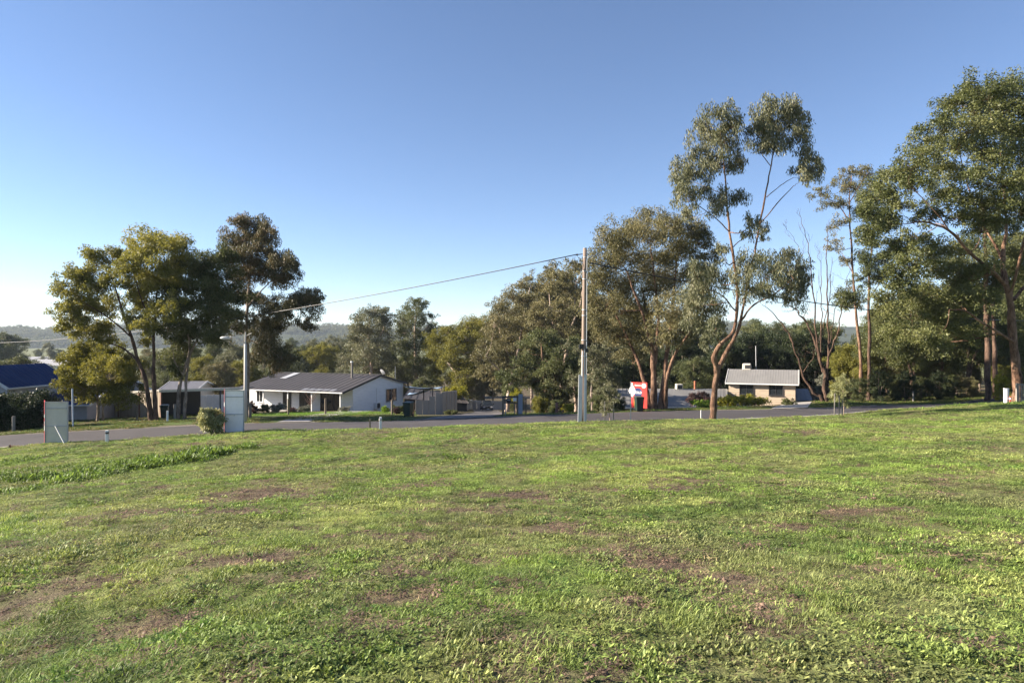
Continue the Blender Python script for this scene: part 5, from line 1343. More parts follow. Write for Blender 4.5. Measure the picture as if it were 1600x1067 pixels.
MB().tube([p_ - Vector((0, 0, .3)), P(1181, 540, 66.2)], .03, 6).build('antenna_mast', GALV, h, origin=org)
MB().box(f(LT / 2 + .5, -1.0, zgt - .15), (LT + .3, 2.0, .3), rz=-.40).build('terrace_slab', CREAM, h, origin=org)
# lean-to at its right
rp_ = [P(1243, 625, 63), P(1270, 625, 63), P(1262, 607, 66.5), P(1243, 607, 66.5)]
lt = empty('lean_to', at(1256, 64), 'blue-grey lean-to roof with cream fascia against the right end of the tan house', 'shed')
o0 = at(1256, 64)
m_ = MB(); ribbed(m_, *rp_, (0, -.7, .7), .4, .05); m_.build('roof', paint('blue_grey_roof', (.13, .15, .19), .5, .15), lt, origin=o0)
MB().slab([rp_[0] + Vector((0, .15, -.05)), rp_[1] + Vector((0, .15, -.05)), rp_[1] + Vector((.2, .15, -1.6)), rp_[0] + Vector((0, .15, -1.6))], (0, -1, 0), .12).build('fascia_wall', CREAM, lt, origin=o0)
MB().slab([rp_[2] + Vector((0, 0, -.05)), rp_[3] + Vector((0, 0, -.05)), rp_[3] + Vector((0, 0, -2.6)), rp_[2] + Vector((0, 0, -2.6))], (0, -1, 0), .1).build('back_wall', CREAM, lt, origin=o0)
# low house whose roof shows beneath the trees
lf0 = P(958, 636, 58); lf1 = P(1136, 633.5, 60.5); lr1 = P(1136, 607, 64.5); lr0 = P(960, 606.5, 63)
o0 = at(1050, 60); lh = empty('low_house', o0, 'sunken low house showing mostly a pale blue-grey roof behind the gum trunks', 'house')
m_ = MB(); ribbed(m_, lf0, lf1, lr1, lr0, (0, -.8, 1), .35, .05, .03, .06); m_.slab([lr0, lr1, lr1 + Vector((0, 4.5, -1.7)), lr0 + Vector((0, 4.5, -1.7))], (0, .8, 1), .05)
m_.build('roof', TROOF, lh, origin=o0)
MB().beam(lf0 + Vector((0, -.06, -.06)), lf1 + Vector((0, -.06, -.06)), .1, .1).build('gutter', TRIM_W, lh, origin=o0)
MB().slab([lf0 + Vector((.3, .5, -2.3)), lf1 + Vector((-.3, .5, -2.3)), lf1 + Vector((-.3, .5, -.0)), lf0 + Vector((.3, .5, -.0))], (0, -1, 0), .2).build('wall', paint('dark_front_wall', (.09, .065, .055), .85), lh, origin=o0)  # front wall set darker than the cream end walls
for e0, e1 in ((lf0, lr0), (lf1, lr1)):
    b_ = e1 + Vector((0, 4.5, -1.7))
    MB().slab([e0 + Vector((0, .5, -2.3)), b_ + Vector((0, -.4, -2.3)), b_ + Vector((0, -.4, .1)), e1 + Vector((0, 0, -.08)), e0 + Vector((0, .5, .2))], (-1, 0, 0), .15).build('end_wall', CREAM, lh, origin=o0)
pc = P(1061, 604, 64)
co = MB().box(pc, (.62, .7, .55), taper=.9).build('evaporative_cooler', CREAM, lh, origin=o0, bevel=.03)
MB().box(pc + Vector((0, -.34, 0)), (.44, .06, .32)).build('louvre', TRIM_D, None, origin=o0).parent = co
pc = P(1086, 608, 64)
MB().tube([pc - Vector((0, 0, .5)), pc + Vector((0, 0, .8))], .10, 10).build('flue', paint('terracotta', (.36, .12, .06), .8), lh, origin=o0)

# ---- far houses in the valley
FARW = paint('far_house_wall', (.55, .52, .48), .8); FARR = paint('far_house_roof', (.36, .36, .37), .6)
for i, (px, py, Y, L, D, lab) in enumerate([(72, 569, 330, 14, 9, 'far white-walled house with pale roof across the valley, in front of the others'), (92, 574, 290, 22, 10, 'far long low pale building across the valley, nearest the blue roof'), (58, 562, 430, 16, 10, 'far grey-roofed house highest in the valley left of the round tree'), (118, 566, 400, 15, 9, 'far pale house half hidden behind the round-headed tree'), (205, 571, 300, 16, 9, 'far pale-roofed house glimpsed between the left gum trunks'), (505, 555, 420, 15, 9, 'far white house on the slope above the white weatherboard house')]):
    b0 = P(px, py, Y); zb = g1(b0.x, b0.y)
    gable_house('far_house', lab, (b0.x - L / 2, b0.y), (1, .1 * (i % 3 - 1)), L, D, zb, max(b0.z, zb + 2.4), max(b0.z, zb + 2.4) + 2.0, FARW, FARR, [(2, 4, zb + .9, zb + 2.1), (6, 8.5, zb + .9, zb + 2.1)], rib=1.5)
# ================================================================== FENCES, POLES, SIGNS, BINS, PLANTS
def fence_run(name, label, pts, hgt, pw, mat, cap=True, cat='fence', base=.1, tops=None):
    """panel fence; every panel and post its own part. pts = (px, Y) corners"""
    W = [at(*p) for p in pts]; o0 = W[0].copy(); t = empty(name, o0, label, cat)
    pm = MB().box((0, 0, 0), (pw - .02, .035, 1.0)).build('panel_shape', mat); me = pm.data; bpy.data.objects.remove(pm)
    for i in range(len(W) - 1):
        a, b = W[i], W[i + 1]; L = (b.xy - a.xy).length; k = max(1, int(round(L / pw))); ang = math.atan2(b.y - a.y, b.x - a.x)
        for j in range(k):
            f0 = (j + .5) / k; x = a.x + (b.x - a.x) * f0; y = a.y + (b.y - a.y) * f0; z = g1(x, y)
            h_ = hgt if tops is None else tops(i + f0) - z
            o = bpy.data.objects.new('panel', me); link(o, t)
            off = .018 if j % 2 else 0
            o.location = Vector((x - math.sin(ang) * off, y + math.cos(ang) * off, z + h_ / 2 - base / 2)) - o0; o.rotation_euler = (0, 0, ang); o.scale = (L / k / pw, 1, h_ + base)
        for j in range(0, k + 1, 4):
            f0 = j / k; x = a.x + (b.x - a.x) * f0; y = a.y + (b.y - a.y) * f0; z = g1(x, y); h_ = hgt if tops is None else tops(i + f0) - z
            MB().box((x + math.sin(ang) * .06, y - math.cos(ang) * .06, z + h_ / 2), (.07, .07, h_ + .1), rz=ang).build('post', mat, t, origin=o0)
    return t
GREYF = paint('grey_fence_steel', (.27, .245, .225), .6, .12, 1.0, streak=(1, 1, .4))
PALEF = paint('pale_fence_steel', (.46, .45, .45), .6, .1, 1.0)
fence_run('fence', 'grey-brown upright panel fence behind the green bin by the driveway', [(650, 57), (690, 57.5), (714, 66)], 1.75, .55, GREYF, tops=lambda i: P(650, 625, 57).z + (.0 if i < .55 else min(1, (i - .55) / .15) * .62) - .5 * max(0, i - 1.1))
fence_run('fence', 'long pale steel fence at the end of the driveway, behind the parked car', [(728, 96), (738, 116), (800, 118)], 1.55, .8, PALEF)
fence_run('fence', 'cream panel fence beside the round-headed tree, left of the wooden gate', [(105, 54), (152, 56)], 1.5, .9, CREAM)
fence_run('paling_gate', 'brown timber paling gate between the cream fence and the beige shed', [(164, 56.5), (185, 57)], 1.15, .12, TIMB, cat='gate')
# dark slope roof behind the grey fence
o0 = at(715, 90); t = empty('garage', o0, 'dark low garage roof sloping down behind the grey panel fence', 'garage')
q = [P(628, 622, 88), P(733, 630, 88), P(720, 616, 95), P(640, 606, 95)]
m_ = MB(); ribbed(m_, q[0], q[1], q[2], q[3], (0, -.6, 1), .8, .06); m_.build('roof', ROOF_D, t, origin=o0)
MB().slab([q[0] + Vector((.3, .3, -2.4)), q[1] + Vector((-.3, .3, -2.4)), q[1] + Vector((-.3, .3, 0)), q[0] + Vector((.3, .3, 0))], (0, -1, 0), .2).build('wall', TRIM_D, t, origin=o0)
MB().slab([q[3] + Vector((.3, -.1, -3.2)), q[2] + Vector((-.3, -.1, -3.2)), q[2] + Vector((-.3, -.1, -.05)), q[3] + Vector((.3, -.1, -.05))], (0, -1, 0), .2).build('back_wall', TRIM_D, t, origin=o0)

# ---- driveway entry frame with letterbox
def gp(a, b, Y=50): return P(780 + a / 19.4, 600 + b / 19.4, Y)
o0 = at(802, 50); t = empty('entry_gateway', o0, 'dark timber entry frame with solid blue-grey slab post at the driveway mouth', 'gateway')
def gpost(a0, a1, top, mat, name, dep=.12, dy=0.0):
    p = gp((a0 + a1) / 2, top, 50 + dy); w = (a1 - a0) / 19.4 / FPX * 50; z = g1(p.x, p.y)
    MB().box((p.x, p.y, (p.z + z - .2) / 2), (w, dep, p.z - z + .2)).build(name, mat, t, origin=o0, bevel=.008)
gpost(85, 150, 370, TIMB, 'post', .16); gpost(535, 578, 400, TIMB, 'post', .14); gpost(790, 832, 420, TIMB, 'post', .14, .3)
gpost(580, 710, 300, paint('blue_grey_render', (.23, .26, .31), .8, .1), 'slab_post', .3, -.05)
gpost(455, 485, 500, TIMB_G, 'thin_post', .06, .1); gpost(178, 205, 560, GALV, 'pipe_post', .06, .1); gpost(742, 765, 420, TIMB_G, 'thin_post', .06, .2)
a = gp(80, 385, 49.95); b = gp(580, 375, 49.95); MB().beam(a, b, .1, .14).build('top_beam', TRIM_D, t, origin=o0)
a = gp(150, 560); b = gp(540, 560); MB().beam(a, b, .06, .09).build('lower_rail', TRIM_D, t, origin=o0)
a = gp(290, 485, 49.9); bx_ = MB().box(a, (.34, .3, .3)).build('letterbox', BLACK, t, origin=o0, bevel=.01)
MB().box(a + Vector((0, -.16, .05)), (.22, .02, .03)).build('slot', GALV, None, origin=o0).parent = bx_
a = gp(470, 455, 49.95); MB().box(a, (.26, .08, .26)).build('number_plate', TRIM_W, t, origin=o0, bevel=.008)
a = gp(210, 490, 50.1); MB().box(a, (.30, .1, .22)).build('meter_box', TIMB_G, t, origin=o0)

# ---- parked car, nose towards the road
def car():
    c = at(760.5, 104); t = empty('parked_car', c, 'small dark car parked nose-out in front of the pale fence', 'car', rz=math.radians(8))
    body = paint('dark_car_paint', (.015, .017, .024), .25, .1)
    st = [(-1.95, .35, .62, .74), (-1.85, .28, .78, .82), (-1.0, .25, .90, .86), (-.55, .25, .95, .87), (.6, .25, 1.0, .87), (1.6, .27, 1.02, .84), (2.0, .34, .92, .76)]
    def loft(st, name, mat, prof, par):
        V = []; F_ = []; n = len(prof)
        for q in st:
            for a, b in prof: V.append((a * q[3], q[0], q[1] + (q[2] - q[1]) * b))
        for i in range(len(st) - 1):
            for k in range(n): F_.append((i * n + k, (i + 1) * n + k, (i + 1) * n + (k + 1) % n, i * n + (k + 1) % n))
        F_.append(tuple(range(n))); F_.append(tuple(range(len(st) * n - 1, (len(st) - 1) * n - 1, -1)))
        return MB().add(V, F_).build(name, mat, par, smooth=False, bevel=.02)
    pr = [(-.9, 0), (-1, .3), (-.98, .75), (-.9, 1), (.9, 1), (.98, .75), (1, .3), (.9, 0)]
    bo = loft(st, 'body', body, pr, t)
    loft([(-1.05, .88, .93, .80), (-.35, .90, 1.42, .66), (.3, .90, 1.48, .66), (1.0, .92, 1.44, .65), (1.75, .95, 1.02, .74)], 'cabin', GLASS, [(-1, 0), (-.98, .5), (-.9, 1), (.9, 1), (.98, .5), (1, 0)], t)
    loft([(-.40, 1.40, 1.445, .62), (.3, 1.46, 1.505, .63), (1.0, 1.42, 1.465, .62)], 'roof', body, [(-1, 0), (-.95, 1), (.95, 1), (1, 0)], t)
    for s in (-1, 1):
        MB().box((s * .60, -1.90, .66), (.36, .16, .16)).build('headlight', paint('headlamp_lens', (.75, .76, .78), .15), t, bevel=.03)
        MB().box((s * .95, -.55, 1.0), (.2, .12, .14)).build('mirror', body, t, bevel=.03)
        for y in (-1.25, 1.3):
            w = MB().tube([(s * .66, y, .31), (s * .86, y, .31)], .31, 18).build('wheel', BLACK, t)
            MB().tube([(s * .80, y, .31), (s * .872, y, .31)], [.19, .17], 12).build('rim', GALV, None).parent = w
    MB().box((0, -1.955, .50), (.9, .06, .16)).build('grille', BLACK, t); MB().box((0, -1.99, .42), (.38, .02, .11)).build('number_plate', TRIM_W, t)
    MB().box((0, -1.95, .30), (1.5, .1, .12)).build('bumper', paint('bumper_grey', (.2, .2, .21), .5), t, bevel=.02)
car()

# ---- wheelie bins
def bin_(px, Y, label, rz, lid=(.012, .03, .02), k=1.0):
    p = at(px, Y); t = empty('wheelie_bin', p, label, 'bin', 'wheelie bins at the roadside', rz); t.scale = (k, k, k)
    g = paint('dark_green_bin_plastic', (.010, .026, .019), .45, .2)
    V = []
    for w, d, z in ((.21, .24, .06), (.215, .25, .10), (.26, .32, .90), (.285, .345, .91), (.285, .345, .96)): V += [(-w, -d, z), (w, -d, z), (w, d, z), (-w, d, z)]
    F_ = [(3, 2, 1, 0), (16, 17, 18, 19)] + [(i * 4 + j, i * 4 + (j + 1) % 4, (i + 1) * 4 + (j + 1) % 4, (i + 1) * 4 + j) for i in range(4) for j in range(4)]
    MB().add(V, F_).build('body', g, t, bevel=.02)
    V = [(-.3, -.37, .965), (.3, -.37, .965), (.3, .34, .965), (-.3, .34, .965), (-.25, -.30, 1.02), (.25, -.30, 1.02), (.25, .28, 1.05), (-.25, .28, 1.05)]
    MB().add(V, [(3, 2, 1, 0), (4, 5, 6, 7), (0, 1, 5, 4), (1, 2, 6, 5), (2, 3, 7, 6), (3, 0, 4, 7)]).build('lid', g if lid is None else paint('bin_lid_%d' % int(lid[1] * 1000), lid, .45), t, bevel=.015)
    MB().tube([(-.25, .37, .93), (.25, .37, .93)], .018, 8).build('handle', g, t)
    for s in (-1, 1):
        w = MB().tube([(s * .20, .24, .10), (s * .27, .24, .10)], .10, 14).build('wheel', BLACK, t)
        MB().tube([(s * .19, .24, .10), (s * .275, .24, .10)], .04, 8).build('hub', TRIM_D, None).parent = w
bin_(998.5, 46.4, 'dark green wheelie bin standing in front of the red sold sign', .12)
bin_(638, 49.5, 'dark green wheelie bin beside the grey panel fence and driveway', -.3, k=1.05)
bin_(257, 51, 'dark bin standing under the carport edge behind the leaning gum', .3, (.03, .035, .01))

# ---- power pole
p = at(911, 32.0); o0 = p.copy(); topz = P(914, 388, 32).z
t = empty('power_pole', p, 'tall brown timber power pole with pale steel guard channels at its foot', 'power pole')
PW = paint('pole_timber', (.24, .18, .145), .85, .25, 3.0, streak=(5, 5, .4), bump=.5)
tx = P(914, 388, 32).x
def pol(z): return Vector((p.x + (tx - p.x) * (z - p.z) / (topz - p.z), p.y, z))
zs = np.linspace(p.z - .3, topz, 9)
MB().tube([pol(z) for z in zs], np.interp(zs, [p.z, topz], [.128, .088]), 16).build('shaft', PW, t, smooth=True, origin=o0)
MB().tube([pol(topz) + Vector((0, 0, 0)), pol(topz + .03)], [.094, .075], 16).build('top_cap', paint('cap_grey', (.25, .24, .22), .7), t, origin=o0)
zg1 = P(911, 585, 32).z; zg2 = P(911, 548, 32).z
for dx, dy, zt, nm in ((-.16, -.10, zg1, 'guard_channel'), (.06, -.175, zg1 + .03, 'guard_channel')):
    m_ = MB(); a = pol(p.z) + Vector((dx, dy, -.1)); b = pol(zt) + Vector((dx * .85, dy * .85, 0))
    m_.beam(a, b, .17 if dx < 0 else .08, .035); m_.beam(a + Vector((-.08, .05, 0)), b + Vector((-.08, .05, 0)), .02, .12) if dx < 0 else m_.beam(a + Vector((.04, .04, 0)), b + Vector((.04, .04, 0)), .02, .1)
    m_.build(nm, GALV, t, origin=o0)
for dx, dy, r_, z0, z1, mt in ((.105, -.09, .022, p.z, topz - .55, GALV), (-.07, -.15, .03, zg1 - .05, zg2, GALV), (.02, -.16, .02, zg1, zg2 + .1, GALV)):
    k_ = lambda z: Vector((dx * np.interp(z, [p.z, topz], [1.25, .85]), dy * np.interp(z, [p.z, topz], [1.25, .85]), 0))
    MB().tube([pol(z) + k_(z) for z in np.linspace(z0, z1, 8)], r_, 8).build('conduit', mt, t, origin=o0)
for yy in (402, 424, 436, 484, 493, 531, 556):
    z = P(911, yy, 32).z; r_ = float(np.interp(z, [p.z, topz], [.130, .090])) + .010
    MB().tube([pol(z), pol(z + .03)], r_, 16).build('steel_band', GALV, t, origin=o0)
MB().box(pol(P(911, 541, 32).z) + Vector((-.14, -.12, 0)), (.20, .16, .24)).build('service_box', BLACK, t, origin=o0, bevel=.015)
MB().box(pol(P(911, 547, 32).z) + Vector((.14, -.1, 0)), (.12, .12, .18)).build('service_box', BLACK, t, origin=o0, bevel=.015)
m_ = MB().tube([pol(topz - .26) + Vector((-.12, 0, 0)), pol(topz - .26) + Vector((-.32, 0, -.02))], .022, 6).tube([pol(topz - .26) + Vector((-.32, 0, -.02)), pol(topz - .26) + Vector((-.42, 0.01, -.03))], .04, 8)
m_.build('strain_clamp', TRIM_D, t, origin=o0)
m_ = MB()
for k in range(3):
    a = pol(topz - .28) + Vector((-.35 - .1 * k, 0, -.03 - .04 * k)); b = pol(topz - .75 - .1 * k) + Vector((-.1, -.06, 0))
    m_.tube([a.lerp(b, s) + Vector((-.10 - .05 * k, -.03 * k, .14 - .16 * k)) * (4 * s * (1 - s)) for s in np.linspace(0, 1, 9)], .009, 5)
m_.build('jumper_lead', BLACK, t, origin=o0)
m_ = MB().tube([pol(topz - .62) + Vector((.1, 0, 0)), pol(topz - .62) + Vector((.30, .02, -.05))], .02, 6); m_.build('bracket', TRIM_D, t, origin=o0)
# wires
def wire(label, a, b, sag, r_):
    a = Vector(a); b = Vector(b)
    MBx = MB().tube([a.lerp(b, s) - Vector((0, 0, 4 * sag * s * (1 - s))) for s in np.linspace(0, 1, 41)], r_, 6)
    o = MBx.build('overhead_wire', BLACK, None, smooth=True, origin=a); o.location = a
    tag(o, label, 'wire', 'overhead wires from the power pole')
wire('thick black overhead cable running from the pole top down to the left', pol(topz - .28) + Vector((-.40, 0, 0)), P(-120, 535, 75), 1.36, .022)
wire('black overhead cable running from the pole away to the right', pol(topz - .68) + Vector((.28, .02, 0)), P(1650, 500, 58), .81, .027)
wire('short drooping service wire dropping right from the pole toward the low house', pol(topz - .80) + Vector((.28, .02, 0)), P(1090, 606, 63), .5, .012)

# ---- light pole on the left
p = at(383.3, 42.6); o0 = p.copy(); t = empty('light_pole', p, 'pale grey street light pole with curved arm in front of the rusty-topped gum', 'street light')
zt = P(382, 537, 42.6).z; LP = paint('light_pole_concrete', (.46, .43, .39), .8, .15, 2, streak=(3, 3, .4))
MB().tube([(p.x, p.y, p.z - .2), (p.x, p.y, zt)], [.105, .085], 14).build('shaft', LP, t, smooth=True, origin=o0)
MB().tube([(p.x, p.y, zt), (p.x, p.y, P(382, 518, 42.6).z)], [.05, .035], 10).build('top_spike', LP, t, origin=o0)
arm = [P(381.5, 536, 42.6), P(378, 532, 42.5), P(371, 528, 42.4), P(363, 526.5, 42.3), P(355, 528, 42.2)]
ap, aq = smooth_path([tuple(q) for q in arm], [.04, .035, .032, .03, .03], 5)
AR = MB().tube(ap, aq, 8).build('arm', LP, t, smooth=True, origin=o0)
lm = MB(); q = P(351.5, 527.5, 42.15)
for k, (a, w) in enumerate(((-.32, .04), (-.2, .10), (.0, .12), (.18, .09), (.26, .04))): pass
lm.tube([q + Vector((d_, 0, 0)) for d_ in (-.30, -.2, 0, .16, .26)], [.03, .085, .10, .07, .035], 10); lm.build('lantern', paint('lantern_grey', (.5, .5, .48), .4), t, smooth=True, origin=o0)
MB().tube([P(384, 524.5, 42.6), P(393, 520, 42.5)], .025, 6).build('bracket', LP, t, origin=o0)

# ---- sale boards
RED = paint('signal_red_board', (.62, .028, .03), .45, .06)
def vboard(px0, px1, yt, yb, Y, backm, label, brace, red_marks, wing=RED):
    a = P(px0, yt, Y); b = P(px1, yt - 1.5, Y + .05); zb0 = g1(a.x, a.y) + .02; w = (b - a).length; h_ = a.z - zb0
    o0 = Vector((a.x, a.y, zb0 - .02)); t = empty('sale_board', o0, label, 'sign')
    A0 = Vector((a.x, a.y, zb0)); d = Vector((b.x - a.x, b.y - a.y, 0)).normalized(); n = Vector((d.y, -d.x, 0))
    zt = a.z
    V = lambda s, z, o=0.0: A0 + d * s + n * o + Vector((0, 0, z))
    MB().slab([V(0, 0), V(w, 0), V(w, h_), V(0, h_)], n, .012).build('back_panel', backm, t, origin=o0)
    fr = MB(); e = .035
    for s in (e / 2, w - e / 2): fr.beam(V(s, 0, .02), V(s, h_, .02), e, e, up=tuple(n))
    for z in (e / 2, h_ * .435, h_ * .845, h_ - e / 2): fr.beam(V(e, z, .018), V(w - e, z, .018), .03, e * .9)
    fr.build('frame', paint('frame_grey_%s' % backm.name, tuple(.35 for _ in range(3)), .6), t, origin=o0)
    (bx0, by0), (bx1, by1) = brace
    MB().beam(P(bx0, by0, Y - .06), hit(bx1, by1) + Vector((0, 0, -.05)), .035, .035).build('brace', GALV, t, origin=o0)
    # wing running away from us, its printed face outwards
    w0 = A0 + d * -.01; vr = Vector((w0.x, w0.y, 0)).normalized(); wd = (vr + Vector((-.022, 0, 0))).normalized(); wn_ = Vector((-wd.y, wd.x, 0))
    q = [w0, w0 + wd * w, w0 + wd * w + Vector((0, 0, h_)), w0 + Vector((0, 0, h_))]
    W_ = MB().slab(q, wn_, .02).build('front_panel', wing, t, origin=o0)
    for f0, f1, z0, z1 in red_marks:
        r_ = [w0 + wd * (w * f0) + wn_ * .004 + Vector((0, 0, h_ * z0)), w0 + wd * (w * f1) + wn_ * .004 + Vector((0, 0, h_ * z0)), w0 + wd * (w * f1) + wn_ * .004 + Vector((0, 0, h_ * z1)), w0 + wd * (w * f0) + wn_ * .004 + Vector((0, 0, h_ * z1))]
        MB().slab(r_, wn_, .003).build('printed_block', TRIM_W, None, origin=o0).parent = W_
vboard(70, 106.5, 627, 693, 31, paint('grey_green_board_back', (.52, .49, .44), .6, .08), 'V-shaped sale board with plain grey-green back and red edge, leftmost on the verge', ((86, 665), (102, 694)), [(.1, .8, .60, .68), (.15, .7, .45, .52), (.1, .9, .30, .42)])
vboard(351, 381.5, 609, 674, 31.6, paint('white_blue_board_back', (.88, .82, .80), .5, .06), 'V-shaped sale board with pale bluish white back beside the small leafy bush', ((366, 648), (348, 676)), [(.1, .8, .6, .7)], paint('maroon_board', (.22, .04, .05), .5))
# ---- red sold sign
Y = 47.2; a = P(986.5, 596.5, Y + .35); b = P(1011, 596.5, Y - .25); o0 = at(999, Y); t = empty('sold_sign', o0, 'tall red sale sign with navy SOLD disc behind the green bin', 'sign')
zb = P(999, 637, Y).z; d = Vector((b.x - a.x, b.y - a.y, 0)).normalized(); n = Vector((-.55, -.83, 0)); n = Vector((d.y, -d.x, 0)); w = (b.xy - a.xy).length; hh = a.z - zb
A0 = Vector((a.x, a.y, zb)); V = lambda s, z, o=0.0: A0 + d * (s * w) + n * o + Vector((0, 0, z * hh))
MB().slab([V(0, 0), V(1, 0), V(1, 1), V(0, 1)], n, .03).build('board', paint('bright_red_board', (.78, .045, .035), .5, .05), t, origin=o0)
for s in (.06, .94): MB().beam(V(s, 0, -.06) - Vector((0, 0, .7)), V(s, .9, -.06), .06, .06).build('post', TIMB, t, origin=o0)
def disc(s, z, r_, o, mat, name, par=None, k=28, rin=0.0):
    c_ = V(s, z, o); up = Vector((0, 0, 1)); pts = [c_ + d * (r_ * math.cos(th)) + up * (r_ * math.sin(th)) for th in np.linspace(0, 6.2832, k + 1)[:-1]]
    m_ = MB()
    if rin:
        pin = [c_ + d * (rin * math.cos(th)) + up * (rin * math.sin(th)) for th in np.linspace(0, 6.2832, k + 1)[:-1]]
        m_.add([tuple(q) for q in pts + pin], [(i, (i + 1) % k, (i + 1) % k + k, i + k) for i in range(k)])
    else: m_.slab(pts, n, .003)
    return m_.build(name, mat, par or t, origin=o0)
disc(.42, .60, .245 * w * 1.15, .006, paint('navy_print', (.02, .035, .13), .5, .05), 'navy_disc')
disc(.80, .87, .145 * w, .006, TRIM_W, 'white_disc'); disc(.80, .87, .075 * w, .010, paint('lilac_print', (.45, .3, .6), .5), 'emblem_ring', rin=.04 * w)
fc = bpy.data.curves.new('sold_text', 'FONT'); fc.body = 'SOLD'; fc.size = .20; fc.align_x = 'CENTER'; fc.align_y = 'CENTER'; fc.extrude = .001; fc.offset = .006
fo = bpy.data.objects.new('tmp_text', fc); COL.objects.link(fo); bpy.context.view_layer.update()
tm = bpy.data.meshes.new_from_object(fo.evaluated_get(bpy.context.evaluated_depsgraph_get())); COL.objects.unlink(fo); bpy.data.objects.remove(fo)
tm.materials.clear(); tm.materials.append(TRIM_W)
lo = bpy.data.objects.new('sold_lettering', tm); link(lo, t); lo.matrix_local = Matrix.Translation(V(.44, .60, .012) - o0) @ Matrix((d, Vector((0, 0, 1)), n)).transposed().to_4x4()
lo.scale = (w * .95, w * 1.05, 1)
for i, s in enumerate((.22, .30, .38, .46, .54)):
    MB().slab([V(s, .855, .006), V(s + .06, .855, .006), V(s + .06, .90 + .01 * (i == 0), .006), V(s, .90 + .01 * (i == 0), .006)], n, .003).build('printed_mark', TRIM_W, t, origin=o0)
MB().slab([V(.17, .02, .006), V(.23, .02, .006), V(.23, .32, .006), V(.17, .32, .006)], n, .003).build('yellow_stripe', paint('yellow_print', (.75, .42, .03), .5), t, origin=o0)
MB().slab([V(.17, .335, .006), V(.72, .335, .006), V(.72, .35, .006), V(.17, .35, .006)], n, .003).build('white_line', TRIM_W, t, origin=o0)
# ---- white diamond marker on stake
Y = 35.0; p = at(985.6, Y); t = empty('diamond_marker', p, 'white diamond marker on a thin steel stake at the near road edge', 'marker')
zt = P(985.6, 595.5, Y).z
MB().beam((p.x, p.y, p.z - .15), (p.x, p.y, zt), .035, .03).build('stake', GALV, t, origin=p)
c_ = [P(982.3, 610.5, Y + .22), P(987.4, 596.8, Y + .05), P(993, 610.5, Y - .14), P(988.3, 621, Y + .03)]
MB().slab(c_, (.6, -.8, 0), -.006).build('plate', TRIM_W, t, origin=p)

# ---- small posts and stakes
def post(name, label, px, py_t, Y, w, mat, cat='post', group=None, rnd=False, band=None, lean=0.0):
    p = at(px, Y); zt = P(px, py_t, Y).z; t = empty(name, p, label, cat, group)
    top = Vector((p.x + lean, p.y, zt))
    if rnd: MB().tube([(p.x, p.y, p.z - .15), tuple(top)], w / 2, 10).build('shaft', mat, t, origin=p, smooth=False)
    else: MB().beam((p.x, p.y, p.z - .15), top, w, w).build('shaft', mat, t, origin=p, bevel=.008)
    if band: MB().tube([top - Vector((0, 0, .16)), top - Vector((0, 0, .08))], w * .75 if not rnd else w * .54, 10).build('band', band, t, origin=p)
    else: MB().beam(top - Vector((0, 0, .02)), top + Vector((0, 0, .015)), w * .8, w * .8).build('top', mat, t, origin=p)
    return t
WP = paint('white_post_paint', (.72, .72, .72), .5, .1); GPo = 'white guide posts at the road edge'
post('guide_post', 'short white guide post on the near verge between the two sale boards', 167, 671.5, 30.8, .11, WP, group=GPo, band=TRIM_D)
post('guide_post', 'short white guide post on the near verge in front of the white house', 594.5, 651, 32.6, .105, WP, group=GPo, band=paint('grey_band', (.3, .3, .3), .5))
post('guide_post', 'white guide post hard against the right of the tall gum trunk', 1118.5, 636, 34.6, .125, WP, group=GPo, rnd=True, band=TRIM_D)
post('guide_post', 'thin slender white peg standing left of the tall gum trunk', 1095.5, 640.5, 35.2, .05, WP, group=GPo)
post('guide_post', 'small white post on the far verge in front of the carport', 261.5, 641.5, 44.5, .10, WP, group=GPo)
post('timber_peg', 'small weathered timber peg left of the white guide post', 578, 655, 32.4, .07, TIMB)
post('timber_peg', 'short stub of a timber peg at the left edge of the kerb', 15, 694.5, 30.4, .07, TIMB)
post('water_pipe_marker', 'thick white capped pipe post at the foot of the big gum', 1572.5, 606.5, 38.6, .26, WP, cat='pipe post', rnd=True)
post('red_tipped_peg', 'tiny white and red peg just right of the thick white pipe post', 1578.8, 619, 38.4, .07, paint('peg_red', (.6, .12, .08), .5), band=WP)
post('sign_post', 'tall thin pale pole on the far verge left of the round-headed tree', 114, 607, 42, .09, paint('pale_blue_grey_post', (.42, .46, .52), .5), cat='pole', rnd=True, lean=-.05)
BL = 'timber bollards along the far verge'
post('bollard', 'grey timber bollard in front of the dark hedge', 21, 650, 40.5, .17, TIMB_G, group=BL, rnd=True)
post('bollard', 'dark timber bollard in front of the beige shed wall', 214, 635, 48, .12, TIMB, group=BL, rnd=True)
post('bollard', 'timber bollard beside the twin-trunked gum under the carport', 273, 631, 47, .17, TIMB_G, group=BL, rnd=True)
post('bollard', 'thick timber bollard at the foot of the light pole', 390.5, 630, 47, .22, TIMB, group=BL, rnd=True)
post('bollard', 'dark timber bollard in front of the veranda of the white house', 450.5, 623, 55, .17, TIMB, group=BL, rnd=True)
post('bollard', 'dark timber bollard in front of the sliding door of the white house', 508.5, 622, 56, .17, TIMB, group=BL, rnd=True)
post('bollard', 'timber bollard before the end wall of the white house', 612.5, 624, 57, .17, TIMB, group=BL, rnd=True)
post('bollard', 'orange-brown timber post at the left end of the grey panel fence', 646, 629, 53, .16, paint('orange_timber', (.28, .15, .07), .8), group=BL, rnd=True)
post('bollard', 'reddish timber post in the shrubs left of the power pole', 870, 629, 50, .2, paint('reddish_timber', (.20, .10, .07), .85), group=BL, rnd=True)
post('bollard', 'pale slim post in the shaded understorey on the right', 1427, 611, 56, .14, TIMB_G, group=BL, rnd=True)
